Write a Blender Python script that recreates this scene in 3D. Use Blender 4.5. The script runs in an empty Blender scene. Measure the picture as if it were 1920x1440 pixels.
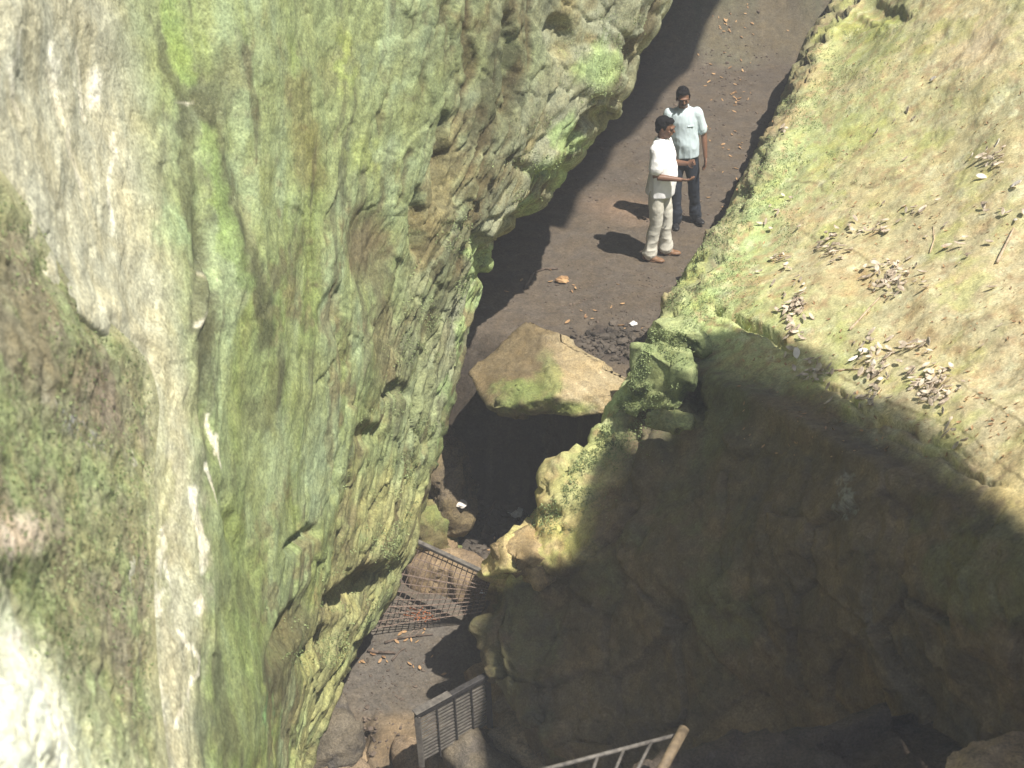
import bpy, bmesh, math, random
import numpy as np
from mathutils import Vector, Matrix
from mathutils.bvhtree import BVHTree
from mathutils.geometry import delaunay_2d_cdt

random.seed(7)
HAZE = .0048
SC = bpy.context.scene
COL = SC.collection
# ------------------------------------------------------------------ camera model
CAM = np.array([0.0, 0.0, 7.2]); PITCH = math.radians(32); F = 2667.0
cf = np.array([0, math.cos(PITCH), -math.sin(PITCH)])
cu = np.array([0, math.sin(PITCH), math.cos(PITCH)])
cr = np.array([1.0, 0, 0])
SUN = np.array([0.33, -0.28, 0.90]); SUN /= np.linalg.norm(SUN)

def ray(px, py):
    px = np.asarray(px, float); py = np.asarray(py, float)
    d = cf + ((px - 960) / F)[..., None] * cr + ((720 - py) / F)[..., None] * cu
    return d / np.linalg.norm(d, axis=-1, keepdims=True)
def P(px, py, d):
    return CAM + ray(px, py) * np.asarray(d, float)[..., None]
def PZ(px, py, z):
    r = ray(px, py); t = (z - CAM[2]) / r[..., 2]
    return CAM + r * t[..., None]
def pix(p):
    v = p - CAM; w = v @ cf
    return 960 + F * (v @ cr) / w, 720 - F * (v @ cu) / w

# ------------------------------------------------------------------ noise
def _h(ix, iy, iz, s):
    n = (ix.astype(np.int64) * 374761393 + iy.astype(np.int64) * 668265263 + iz.astype(np.int64) * 2147483647 + s * 974634777) & 0xffffffff
    n = ((n ^ (n >> 13)) * 1274126177) & 0xffffffff
    n = ((n ^ (n >> 16)) * 2246822519) & 0xffffffff
    n = n ^ (n >> 15)
    return (n & 0xffffff) / float(0xffffff)
def vnoise(p, s=0):
    i = np.floor(p); f = p - i; f = f * f * f * (f * (f * 6 - 15) + 10)
    ix, iy, iz = i[..., 0], i[..., 1], i[..., 2]
    fx, fy, fz = f[..., 0], f[..., 1], f[..., 2]
    r = 0
    for dx in (0, 1):
        for dy in (0, 1):
            for dz in (0, 1):
                w = (fx if dx else 1 - fx) * (fy if dy else 1 - fy) * (fz if dz else 1 - fz)
                r = r + w * _h(ix + dx, iy + dy, iz + dz, s)
    return r * 2 - 1
def fbm(p, o=4, s=0, g=0.5, l=2.03):
    a = 1.0; t = 0; n = 0
    for k in range(o):
        t = t + a * vnoise(p + 17.3 * k, s + k); n += a; a *= g; p = p * l
    return t / n
def ridge(p, o=3, s=0):
    a = 1.0; t = 0; n = 0
    for k in range(o):
        t = t + a * (1 - np.abs(vnoise(p + 9.1 * k, s + k)) * 2); n += a; a *= 0.5; p = p * 2.1
    return t / n
def cells(p, s=0):
    """angular blocks: every cell a tilted plane of its own; also the distance to the cell edge"""
    i = np.floor(p); best = np.full(p.shape[:-1], 9.0); sec = best.copy()
    hgt = np.zeros_like(best)
    for dx in (-1, 0, 1):
        for dy in (-1, 0, 1):
            for dz in (-1, 0, 1):
                c = i + np.array([dx, dy, dz])
                h = [_h(c[..., 0], c[..., 1], c[..., 2], s + q) for q in range(6)]
                v = p - (c + np.stack(h[:3], -1))
                d = np.sqrt((v ** 2).sum(-1))
                val = (h[3] - .5) + v[..., 0] * (h[4] - .5) * 2.2 + v[..., 1] * (h[5] - .5) * 2.2 + v[..., 2] * (h[3] - .5)
                m = d < best
                sec = np.where(m, best, np.minimum(sec, d))
                hgt = np.where(m, val, hgt); best = np.where(m, d, best)
    return hgt, sec - best
def sst(a, b, x):
    t = np.clip((x - a) / (b - a), 0, 1); return t * t * (3 - 2 * t)
def lerp(a, b, t):
    return a + (b - a) * t[..., None] if getattr(t, 'ndim', 0) else a + (b - a) * t

# ------------------------------------------------------------------ object helpers
def tag(o, label=None, cat=None, group=None, kind=None):
    if label: o['label'] = label
    if cat: o['category'] = cat
    if group: o['group'] = group
    if kind: o['kind'] = kind
    return o
def empty(name, loc, rz=0):
    o = bpy.data.objects.new(name, None); COL.objects.link(o); o.location = loc; o.rotation_euler = (0, 0, rz)
    o.empty_display_size = .1
    return o
def link(name, me, mat, parent=None, smooth=True):
    if mat is not None:
        me.materials.clear(); me.materials.append(mat)
    if smooth:
        me.polygons.foreach_set('use_smooth', [True] * len(me.polygons))
    o = bpy.data.objects.new(name, me); COL.objects.link(o)
    if parent: o.parent = parent
    return o
def mesh_from(verts, faces):
    me = bpy.data.meshes.new('m'); me.from_pydata([tuple(map(float, v)) for v in verts], [], faces); me.update(); return me
def set_color(me, name, rgb):
    a = me.color_attributes.new(name, 'FLOAT_COLOR', 'POINT')
    buf = np.ones((len(me.vertices), 4), np.float32); buf[:, :3] = rgb.reshape(-1, 3)
    a.data.foreach_set('color', buf.ravel())
def grid_mesh(pos, flip=False):
    nv, nu = pos.shape[:2]
    idx = np.arange(nv * nu).reshape(nv, nu)
    a, b, c, d = idx[:-1, :-1].ravel(), idx[:-1, 1:].ravel(), idx[1:, 1:].ravel(), idx[1:, :-1].ravel()
    q = np.stack([a, b, c, d] if flip else [a, d, c, b], -1)
    me = bpy.data.meshes.new('g')
    me.vertices.add(nv * nu); me.vertices.foreach_set('co', pos.reshape(-1, 3).astype(np.float32).ravel())
    me.loops.add(q.size); me.loops.foreach_set('vertex_index', q.ravel().astype(np.int32))
    me.polygons.add(len(q)); me.polygons.foreach_set('loop_start', np.arange(0, q.size, 4, dtype=np.int32))
    me.update(calc_edges=True); me.validate()
    return me
def grid_uv(me, U, V):
    uv = me.uv_layers.new(name='UVMap'); li = np.empty(len(me.loops), np.int32); me.loops.foreach_get('vertex_index', li)
    a = np.stack([U.ravel()[li], V.ravel()[li]], -1).astype(np.float32); uv.data.foreach_set('uv', a.ravel())
def grid_normals(pos):
    du = np.gradient(pos, axis=1); dv = np.gradient(pos, axis=0)
    n = np.cross(dv, du); n /= np.linalg.norm(n, axis=-1, keepdims=True) + 1e-9
    return n
def eval_mesh(o):
    dg = bpy.context.evaluated_depsgraph_get(); dg.update()
    return bpy.data.meshes.new_from_object(o.evaluated_get(dg))

# ------------------------------------------------------------------ materials
def nodes(name):
    m = bpy.data.materials.new(name); m.use_nodes = True
    nt = m.node_tree; nt.nodes.clear()
    out = nt.nodes.new('ShaderNodeOutputMaterial'); b = nt.nodes.new('ShaderNodeBsdfPrincipled')
    nt.links.new(b.outputs[0], out.inputs[0])
    return m, nt, b
def simple_mat(name, col, rough=.8, var=.25, scale=20, bump=.15, metal=0, spec=.3, bscale=None, col2=None, dist=.01):
    m, nt, b = nodes(name); N = nt.nodes.new; L = nt.links.new
    tc = N('ShaderNodeTexCoord'); n = N('ShaderNodeTexNoise'); n.inputs['Scale'].default_value = scale; n.inputs['Detail'].default_value = 5
    L(tc.outputs['Object'], n.inputs['Vector'])
    r = N('ShaderNodeValToRGB'); r.color_ramp.elements[0].position = .3; r.color_ramp.elements[1].position = .7
    r.color_ramp.elements[0].color = (*[c * (1 - var) for c in col], 1)
    r.color_ramp.elements[1].color = (*(col2 or [min(1, c * (1 + var)) for c in col]), 1)
    L(n.outputs[0], r.inputs[0]); L(r.outputs[0], b.inputs['Base Color'])
    b.inputs['Roughness'].default_value = rough; b.inputs['Metallic'].default_value = metal
    b.inputs['Specular IOR Level'].default_value = spec
    n2 = N('ShaderNodeTexNoise'); n2.inputs['Scale'].default_value = bscale or scale * 2; n2.inputs['Detail'].default_value = 6
    L(tc.outputs['Object'], n2.inputs['Vector'])
    bp = N('ShaderNodeBump'); bp.inputs['Strength'].default_value = bump; bp.inputs['Distance'].default_value = dist
    L(n2.outputs[0], bp.inputs['Height']); L(bp.outputs[0], b.inputs['Normal'])
    return m
def rock_mat(name, grain=(.75, 1.25), streak=0.0, speck=0.0, bump=.5, gscale=9, rough=.9, dist=.03, speckcol=(.55, .55, .45), fine=60, fbump=.5, spec=.25, blot=.72, pale=.25, chip=.0):
    """colour comes from the mesh's own 'tint' map (moss, lichen, bare stone); shader adds grain, streaks and relief"""
    m, nt, b = nodes(name); N = nt.nodes.new; L = nt.links.new
    tc = N('ShaderNodeTexCoord'); at = N('ShaderNodeAttribute'); at.attribute_name = 'tint'
    def noise(scale, det, vec, dist=0., rough=.6):
        n = N('ShaderNodeTexNoise'); n.inputs['Scale'].default_value = scale; n.inputs['Detail'].default_value = det
        n.inputs['Roughness'].default_value = rough; n.inputs['Distortion'].default_value = dist; L(vec, n.inputs['Vector']); return n.outputs[0]
    def mrange(v, a, b_, c, d):
        r = N('ShaderNodeMapRange'); r.inputs[1].default_value = a; r.inputs[2].default_value = b_; r.inputs[3].default_value = c; r.inputs[4].default_value = d
        L(v, r.inputs[0]); return r.outputs[0]
    def mul(col, v):
        x = N('ShaderNodeVectorMath'); x.operation = 'SCALE'; L(col, x.inputs[0]); L(v, x.inputs['Scale']); return x.outputs[0]
    obj = tc.outputs['Object']
    col = at.outputs['Color']
    g1 = noise(gscale, 8, obj, .3, .65); col = mul(col, mrange(g1, .3, .7, *grain))
    g2 = noise(fine, 6, obj, 0, .7); col = mul(col, mrange(g2, .36, .64, grain[0] * .92, grain[1] * 1.06))
    g5 = noise(gscale * 2.6, 9, obj, .8, .72); col = mul(col, mrange(g5, .52, .62, 1.0, blot))
    g6 = noise(gscale * 1.9, 7, obj, .5, .7); col = mul(col, mrange(g6, .54, .64, 1.0, 1 + pale))
    h = None
    if streak:
        mp = N('ShaderNodeMapping'); mp.inputs['Scale'].default_value = (9, .9, 1); L(tc.outputs['UV'], mp.inputs['Vector'])
        s = noise(1.4, 9, mp.outputs[0], .6, .62); col = mul(col, mrange(s, .32, .68, 1 - streak, 1 + streak)); h = s
    # hue shift between yellowish and greyish patches
    g3 = noise(gscale * .45, 4, obj, .5)
    mx = N('ShaderNodeMix'); mx.data_type = 'RGBA'; mx.blend_type = 'MULTIPLY'; L(mrange(g3, .4, .65, 0, 1), mx.inputs[0])
    L(col, mx.inputs[6]); mx.inputs[7].default_value = (1.05, .99, .88, 1); col = mx.outputs[2]
    if speck:
        v = N('ShaderNodeTexVoronoi'); v.inputs['Scale'].default_value = 55; L(obj, v.inputs['Vector'])
        k = noise(5, 4, obj); mm = N('ShaderNodeMath'); mm.operation = 'MULTIPLY'
        L(mrange(v.outputs['Distance'], .12, .22, 1, 0), mm.inputs[0]); L(mrange(k, .42, .6, 0, speck), mm.inputs[1])
        mx = N('ShaderNodeMix'); mx.data_type = 'RGBA'; L(mm.outputs[0], mx.inputs[0]); L(col, mx.inputs[6]); mx.inputs[7].default_value = (*speckcol, 1); col = mx.outputs[2]
    L(col, b.inputs['Base Color']); b.inputs['Roughness'].default_value = rough; b.inputs['Specular IOR Level'].default_value = spec
    hb = noise(gscale * .8, 10, obj, .4, .68)
    b1 = N('ShaderNodeBump'); b1.inputs['Strength'].default_value = bump; b1.inputs['Distance'].default_value = dist * 2; L(hb, b1.inputs['Height'])
    b2 = N('ShaderNodeBump'); b2.inputs['Strength'].default_value = fbump; b2.inputs['Distance'].default_value = dist * .4; L(g2, b2.inputs['Height']); L(b1.outputs[0], b2.inputs['Normal'])
    last = b2
    if h is not None:
        b3 = N('ShaderNodeBump'); b3.inputs['Strength'].default_value = .16; b3.inputs['Distance'].default_value = .025; L(h, b3.inputs['Height']); L(b2.outputs[0], b3.inputs['Normal']); last = b3
    if chip:
        mp = N('ShaderNodeMapping'); mp.inputs['Scale'].default_value = (7, 3.2, 1); L(tc.outputs['UV'], mp.inputs['Vector'])
        wv = N('ShaderNodeTexNoise'); wv.inputs['Scale'].default_value = 1.2; wv.inputs['Detail'].default_value = 5; L(mp.outputs[0], wv.inputs['Vector'])
        ad = N('ShaderNodeVectorMath'); ad.operation = 'ADD'; L(mp.outputs[0], ad.inputs[0]); L(wv.outputs[1], ad.inputs[1])
        vo = N('ShaderNodeTexVoronoi'); vo.feature = 'DISTANCE_TO_EDGE'; vo.inputs['Scale'].default_value = 1.; L(ad.outputs[0], vo.inputs['Vector'])
        b4 = N('ShaderNodeBump'); b4.inputs['Strength'].default_value = chip; b4.inputs['Distance'].default_value = .03; L(mrange(vo.outputs[0], 0, .13, 0, 1), b4.inputs['Height']); L(last.outputs[0], b4.inputs['Normal']); last = b4
    L(last.outputs[0], b.inputs['Normal'])
    return m

# ------------------------------------------------------------------ sheets of rock between column curves
def curve(knots, t, smooth=0):
    k = sorted(knots); y = np.interp(t, [a for a, _ in k], [b for _, b in k])
    if smooth:
        n = int(smooth / (t[1] - t[0])); n = max(1, n)
        w = np.hanning(2 * n + 3); w /= w.sum(); pad = len(w) // 2
        y = np.convolve(np.pad(y, pad, mode='reflect', reflect_type='odd'), w, 'valid')[:len(t)]
    return y
def catmull(vals, t):
    """vals (K, n) at t = 0..K-1, sampled at the parameters t"""
    K = len(vals); out = []
    for x in t:
        i = min(int(x), K - 2); f = x - i
        p1, p2 = vals[i], vals[i + 1]
        p0 = vals[i - 1] if i > 0 else 2 * p1 - p2
        p3 = vals[i + 2] if i + 2 < K else 2 * p2 - p1
        out.append(.5 * (2 * p1 + (p2 - p0) * f + (2 * p0 - 5 * p1 + 4 * p2 - p3) * f * f + (3 * p1 - p0 - 3 * p2 + p3) * f ** 3))
    return np.stack(out, 1)
def sheet(cols, y0, y1, nv, per):
    """cols: list of (x knots, d knots, smooth_x); per: samples between column k and k+1"""
    ys = np.linspace(y0, y1, nv)
    X = np.stack([curve(c[0], ys, c[2]) for c in cols]); D = np.stack([curve(c[1], ys, 160) for c in cols])
    t = np.concatenate([np.linspace(k, k + 1, n, endpoint=False) for k, n in enumerate(per)] + [[len(cols) - 1]])
    x = catmull(X, t); d = catmull(D, t)
    yy = np.repeat(ys[:, None], len(t), 1)
    return x, yy, P(x, yy, d), np.repeat(t[None], nv, 0)
def lens(pos):
    du = np.linalg.norm(np.diff(pos, axis=1), axis=-1).mean(0); dv = np.linalg.norm(np.diff(pos, axis=0), axis=-1).mean(1)
    U = np.concatenate([[0], np.cumsum(du)]); V = np.concatenate([[0], np.cumsum(dv)])
    return np.repeat(U[None], pos.shape[0], 0), np.repeat(V[:, None], pos.shape[1], 1)
def splat(x, y, cx, cy, rx, ry, ang=0, hard=.5):
    a = math.radians(ang); dx, dy = x - cx, y - cy
    u = (dx * math.cos(a) + dy * math.sin(a)) / rx; v = (-dx * math.sin(a) + dy * math.cos(a)) / ry
    return 1 - sst(hard, 1.0, np.sqrt(u * u + v * v))
def seg(x, y, pts, w):
    """soft line through pixel points"""
    best = np.full(x.shape, 1e9)
    for (ax, ay), (bx, by) in zip(pts[:-1], pts[1:]):
        vx, vy = bx - ax, by - ay
        t = np.clip(((x - ax) * vx + (y - ay) * vy) / (vx * vx + vy * vy), 0, 1)
        best = np.minimum(best, np.hypot(x - ax - t * vx, y - ay - t * vy))
    return 1 - sst(w * .35, w, best)
C = lambda r, g, b: np.array([r, g, b])
def S(r, g, b, k=1.0):
    f = lambda c: ((c / 255 + .055) / 1.055) ** 2.4 if c > 10 else c / 3295
    return np.array([f(r), f(g), f(b)]) * k
SURF = []     # (name, bvh) for placing things on the rock
def add_surf(me):
    n = len(me.vertices); co = np.empty(n * 3, np.float32); me.vertices.foreach_get('co', co)
    SURF.append(BVHTree.FromPolygons([tuple(v) for v in co.reshape(-1, 3)], [tuple(p.vertices) for p in me.polygons]))
    return SURF[-1]
def hit(px, py, surf=None):
    r = Vector(ray(px, py)); best = None
    for b in (surf or SURF):
        h = b.ray_cast(Vector(CAM), r, 80)
        if h[0] is not None and (best is None or h[3] < best[2]): best = (h[0], h[1], h[3])
    return best
def sheet_object(name, pos, disp, tint, mat, label, cat, surf=True):
    n = grid_normals(pos); pos = pos + n * disp[..., None]
    me = grid_mesh(pos); U, V = lens(pos); grid_uv(me, U, V); set_color(me, 'tint', np.clip(tint, .004, .95))
    o = link(name, me, mat); tag(o, label, cat)
    if surf: add_surf(me)
    return o, pos

M_left = rock_mat('lichen_rock', grain=(.74, 1.24), streak=.09, speck=.25, bump=.28, gscale=7, dist=.035, speckcol=(.5, .5, .38), fine=55, fbump=.5, chip=.12)
M_bank = rock_mat('mossy_earth', grain=(.76, 1.24), streak=0, speck=.5, bump=.55, gscale=10, dist=.03, speckcol=(.6, .64, .5), fine=70, fbump=.7, blot=.8)
M_right = rock_mat('smooth_moss_rock', grain=(.82, 1.18), streak=0, speck=.1, bump=.35, gscale=8, dist=.02, speckcol=(.5, .42, .3), fine=60, fbump=.4)
M_slab = rock_mat('fallen_slab_rock', grain=(.8, 1.2), streak=.1, bump=.5, gscale=9, dist=.02)
M_cave = rock_mat('cave_rock', grain=(.7, 1.3), streak=0, bump=.6, gscale=5, dist=.05)
M_ground = rock_mat('trodden_earth', grain=(.8, 1.2), streak=0, speck=.12, bump=.4, gscale=7, dist=.02, speckcol=(.3, .22, .16), fine=45, fbump=.6)

# ================================================================== LEFT ROCK FACE
SIL_L = [(-400, 1330), (-150, 1290), (0, 1236), (60, 1216), (90, 1184), (120, 1176), (165, 1168), (185, 1140), (205, 1146), (225, 1118), (250, 1104), (275, 1078),
         (290, 1080), (310, 1048), (335, 1044), (355, 1022), (372, 1020), (385, 990), (398, 962), (412, 958), (406, 936), (400, 918), (440, 914), (468, 908), (500, 908),
         (512, 892), (540, 880), (558, 868), (600, 864), (640, 856), (700, 846), (735, 838), (760, 826), (800, 818), (850, 812), (880, 800), (905, 792), (940, 786), (965, 770), (1000, 768),
         (1040, 758), (1075, 738), (1110, 728), (1140, 706), (1175, 684), (1200, 662), (1235, 650), (1270, 632), (1310, 616), (1345, 600), (1380, 584), (1440, 566), (1600, 520), (1700, 490)]
Y6 = (-400, -150, 200, 600, 1000, 1400, 1700)
K = lambda *d: list(zip(Y6, d))
off = lambda kn, dx: [(a, b + dx) for a, b in kn]
colsL = [
    (K(-620, -600, -560, -500, -460, -400, -380), K(5.2, 5.0, 4.8, 4.5, 4.2, 4.0, 3.8), 100),
    (K(-60, -40, -30, 10, 60, 100, 140), K(6.8, 6.6, 6.3, 5.9, 5.5, 5.1, 4.9), 100),
    (K(120, 140, 150, 210, 260, 300, 330), K(8.2, 8.0, 7.8, 7.35, 6.95, 6.5, 6.2), 100),
    (K(260, 290, 330, 375, 395, 410, 430), K(9.1, 9.0, 8.85, 8.3, 7.8, 7.3, 7.0), 100),
    (K(440, 450, 480, 490, 490, 490, 490), K(9.6, 9.5, 9.35, 9.0, 8.8, 8.4, 8.0), 100),
    (K(660, 655, 645, 620, 590, 520, 500), K(10.6, 10.5, 10.35, 10.05, 9.9, 9.4, 9.0), 100),
    (K(900, 880, 850, 745, 665, 540, 505), K(11.7, 11.6, 11.5, 11.2, 11.1, 10.5, 10.0), 100),
    (K(1110, 1080, 1020, 815, 735, 560, 510), K(12.6, 12.6, 12.5, 12.2, 12.2, 11.7, 11.0), 60),
    (SIL_L, K(13.6, 13.6, 13.5, 13.1, 13.2, 12.8, 12.0), 8),
    (off(SIL_L, -22), K(15.4, 15.4, 15.1, 14.6, 14.3, 13.6, 13.0), 30),
    (off(SIL_L, -260), K(19, 19, 18, 17.5, 16.5, 15.5, 15), 60),
    (off(SIL_L, -800), K(21, 21, 20, 19, 18, 17, 16), 100)]
x, y, pos, t = sheet(colsL, -700, 1700, 620, [22, 66, 80, 50, 75, 92, 95, 88, 20, 10, 6])
U, V = lens(pos)
q = np.stack([U, V, 0 * U], -1)
warp = fbm(q * np.array([.7, .35, 1]), 3, 5)[..., None]
qs = np.stack([U * 1.0 + warp[..., 0] * .8, V * .22, 0 * U], -1)
edge = sst(3.6, 7.6, t)                      # the far half is rougher and blockier
h1, e1 = cells(np.stack([U * 1.6 + warp[..., 0], V * .8, 0 * U + .3], -1), 3)
h2, e2 = cells(np.stack([U * 3.6 + warp[..., 0] * 2, V * 2.0, 0 * U + .3], -1), 8)
h3, e3 = cells(np.stack([U * 6 + V * 2 + warp[..., 0] * 3, V * 5.5 - U * 2, 0 * U + .3], -1), 12)
n1 = fbm(q * np.array([.8, .5, 1]), 4, 21)
n2 = fbm(qs * 3.2, 5, 31, .55)
n3 = ridge(qs * 5, 4, 41)
n4 = fbm(q * 7, 4, 51)
disp = .11 * n1 + .018 * n2 * (1 + 1.2 * edge) + .004 * (n3 - .3) * (1 + 2 * edge) + .008 * n4 * (1 + 1.4 * edge)
disp += edge * (.048 * h1 + .032 * h2 + .018 * h3 - .04 * (1 - sst(0, .10, e1)) * sst(-.1, .3, n1) - .02 * (1 - sst(0, .10, e2)))
disp += (1 - edge) * (.008 * h2)
# hollows and shelves seen in the face
def dent(cx, cy, rx, ry, ang, depth, hard=.55):
    global disp
    disp = disp - depth * splat(x + 5 * n4, y + 14 * n2, cx, cy, rx, ry, ang, hard)
dent(705, 470, 54, 110, 4, .07, .4); dent(622, 585, 26, 62, 10, .06, .3); dent(690, 815, 45, 30, -12, .07, .1); dent(745, 735, 28, 24, -30, .09, .3)
dent(665, 1110, 120, 40, -38, .20, 0); dent(560, 1010, 50, 18, -38, .10, 0); dent(600, 1210, 90, 34, -50, .16, 0)
dent(535, 1180, 26, 110, 24, .10, .1); dent(385, 470, 26, 190, -4, .06, 0); dent(455, 330, 26, 260, -8, .05, 0); dent(395, 770, 18, 120, -8, .05, 0)
dent(950, 130, 30, 120, 2, .16); dent(830, 300, 14, 110, 2, .12); dent(790, 420, 14, 80, 0, .10); dent(1050, 70, 30, 50, 0, .12)
dent(450, 990, 22, 150, -22, .06, 0); dent(620, 900, 10, 70, 8, .05, .1); dent(1120, 215, 36, 20, -30, .14); dent(892, 480, 18, 60, 0, .1)
disp += .03 * splat(x, y, 200, 590, 46, 130, -58, 0) + .07 * splat(x, y, 372, 560, 12, 90, 5, .2)
disp += .05 * splat(x, y, 1120, 130, 60, 60, 30, .5) + .05 * splat(x, y, 1040, 290, 50, 34, -30, .5)
disp *= 1 - .85 * sst(8.4, 9.6, t)
SB = [(150, -160), (250, -90), (330, -14), (400, 34), (470, 70), (540, 112), (600, 175), (650, 232), (700, 262), (760, 274), (830, 268), (1100, 262), (1250, 270), (1440, 290), (1700, 310)]
disp -= .35 * (1 - sst(-75, -25, x - np.interp(y, [a for a, _ in SB], [b for _, b in SB]))) * sst(150, 320, y)
# colour of the stone: bare, lichen, algae and moss, following the seepage streaks
a1 = fbm(qs * 2.2, 5, 61, .6); a2 = fbm(q * 1.7, 4, 71); a3 = fbm(q * 9, 4, 81); a4 = fbm(qs * 6, 4, 91, .6)
bare = S(172, 168, 142); grey = S(150, 150, 134); moss = S(128, 144, 84); algae = S(140, 152, 108); mint = S(148, 164, 132); ochre = S(166, 162, 112); brown = S(116, 106, 80); dark = S(92, 94, 72)
c = np.zeros(pos.shape) + algae
c = lerp(c, bare, sst(3.1, 2.3, t) if False else 1 - sst(2.2, 3.05, t + a1 * .35))
mid = sst(2.6, 3.2, t) * (1 - sst(4.6, 6.6, t))
c = lerp(c, moss, np.clip(mid * sst(-.15, .35, a1 + a2 * .5), 0, 1) * .8)
c = lerp(c, mint, sst(.05, .45, -a1 + a2 * .6) * sst(2.6, 4, t) * .65)
c = lerp(c, grey, sst(5.6, 7.4, t + a2) * (1 - sst(560, 900, y)) * .75)
c = lerp(c, ochre, sst(-.1, .4, a2 + a3 * .3 + sst(700, 1100, y) * .5 - .2) * sst(4.4, 6.2, t) * .65)
c = lerp(c, dark, sst(.12, .42, a4 + .25 * a1) * sst(2.4, 3.0, t) * .7)
c = lerp(c, brown, sst(.18, .5, a2 * .8 + a3 * .6) * sst(3.2, 4.4, t) * .65)
def paint(col, cx, cy, rx, ry, ang=0, k=1., hard=.3, wob=30):
    global c
    c = lerp(c, col, k * splat(x + wob * a3, y + wob * 1.6 * a4, cx, cy, rx, ry, ang, hard))
def stroke(col, pts, w, k=1., wob=10):
    global c
    c = lerp(c, col, k * seg(x + wob * a3, y + wob * a4, pts, w) * sst(-.8, -.2, a3 + a4))
paint(brown * .85, 705, 465, 62, 110, 4, .95); paint(brown, 725, 640, 50, 130, 4, .7); paint(brown, 640, 130, 60, 60, 0, .3); paint(dark * .9, 380, 540, 40, 230, -3, .75); paint(dark * .85, 940, 130, 60, 170, 4, .7)
paint(dark * .9, 385, 180, 70, 120, 20, .75); paint(brown, 620, 590, 24, 60, 8, .7); paint(moss * .8, 350, 400, 50, 130, -5, .5)
paint(S(146, 168, 92), 335, 70, 18, 100, -16, .6); paint(S(142, 162, 90), 420, 400, 20, 130, -8, .6); paint(S(148, 164, 92), 655, 120, 16, 90, -8, .6); paint(S(154, 166, 98), 690, 300, 44, 50, 20, .6)
paint(mint, 600, 860, 50, 150, 8, .7); paint(mint, 525, 850, 45, 110, 8, .5); paint(mint, 745, 330, 30, 110, -3, .6); paint(mint * .9, 700, 130, 24, 90, -5, .5); paint(S(140, 165, 120), 320, 430, 40, 70, 0, .5)
paint(ochre * 1.05, 720, 930, 80, 90, 30, .6); paint(ochre, 640, 1100, 100, 60, -40, .7); paint(ochre, 600, 1290, 70, 90, 20, .5); paint(brown * 1.2, 590, 1150, 40, 120, 35, .5); paint(brown * 1.2, 690, 1060, 50, 30, -30, .5)
for cx, cy, rx, ry in ((1120, 130, 62, 50), (1060, 260, 40, 50), (1030, 320, 50, 40), (895, 500, 26, 60), (875, 560, 20, 30), (850, 640, 14, 60), (830, 740, 18, 40), (985, 380, 30, 20), (820, 830, 14, 60)):
    paint(S(158, 184, 124), cx, cy, rx, ry, 0, .7, .5, 16)
paint(S(190, 186, 160), 130, 300, 150, 330, 0, .35); paint(S(206, 200, 170), 205, 590, 34, 120, -58, .9)
paint(bare * 1.05, 330, 800, 60, 200, 0, .6); paint(bare, 350, 1100, 70, 330, 0, .7); paint(S(150, 156, 92), 300, 1000, 40, 300, 0, .35)
pale = S(236, 230, 210)
for p, w in (([(90, 80), (100, 180), (120, 280), (145, 370)], 6), ([(128, 90), (136, 170), (146, 230)], 5), ([(172, 140), (165, 200)], 16), ([(205, 250), (205, 310), (195, 380), (205, 440)], 5),
             ([(20, 60), (8, 150), (30, 220)], 7), ([(370, 920), (372, 960), (385, 1030)], 13), ([(320, 990), (305, 1080), (310, 1150)], 7), ([(325, 1050), (328, 1090), (300, 1120)], 6), ([(375, 1120), (378, 1150)], 9),
             ([(300, 1250), (318, 1350)], 9), ([(345, 1180), (390, 1240), (340, 1360)], 6), ([(375, 1000), (385, 1070)], 7), ([(395, 870), (420, 950)], 4), ([(372, 510), (388, 560), (370, 610)], 6),
             ([(330, 190), (370, 190)], 4), ([(405, 780), (425, 870)], 4)):
    stroke(pale, p, w * 1.15, .85)
paint(S(150, 200, 130), 494, 1335, 14, 40, 10, .8); paint(dark * .85, 520, 1250, 30, 150, 20, .7); paint(dark, 460, 1100, 60, 60, 0, .35)
ws = (.17 - .12 * sst(2.4, 3.4, t))[..., None]; c = c * (1 - ws) + np.array([.42, .41, .34]) * ws  # pale wash, stronger to the left: the hazy veil put into the colour
c = lerp(c, C(.55, .55, .46), (1 - sst(.9, 2.9, t)) * .30)  # more of the veil painted in toward the left edge
slit = sst(.16, .42, fbm(np.stack([U * 5.5 + a2, V * 1.1, 0 * U + 2], -1), 5, 401, .6)) * sst(730, 860, x) * (1 - sst(430, 640, y))
slit2 = sst(.22, .45, fbm(np.stack([U * 4.5 + a2 - V * .4, V * 1.6, 0 * U + 6], -1), 5, 411, .6)) * sst(3.8, 5.5, t)
disp -= (.045 * slit + .018 * slit2) * (1 - sst(8.0, 8.6, t))
c = lerp(c, S(96, 84, 60), np.clip(slit * .8 + slit2 * .55, 0, .85))
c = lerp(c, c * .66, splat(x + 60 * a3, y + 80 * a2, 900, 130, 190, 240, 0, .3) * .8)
for cx, cy, rx, ry in ((1125, 120, 56, 44), (1062, 262, 34, 44), (1030, 322, 40, 26), (895, 500, 18, 50)):
    c = lerp(c, S(158, 178, 128), splat(x + 50 * a3, y + 50 * a4 + 20 * a2, cx, cy, rx, ry, 20, .3) * .8)
sk = lambda col, p, w_, k: seg(x + 16 * a3 + 10 * a2, y + 20 * a4, p, w_)[..., None] * k
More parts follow.
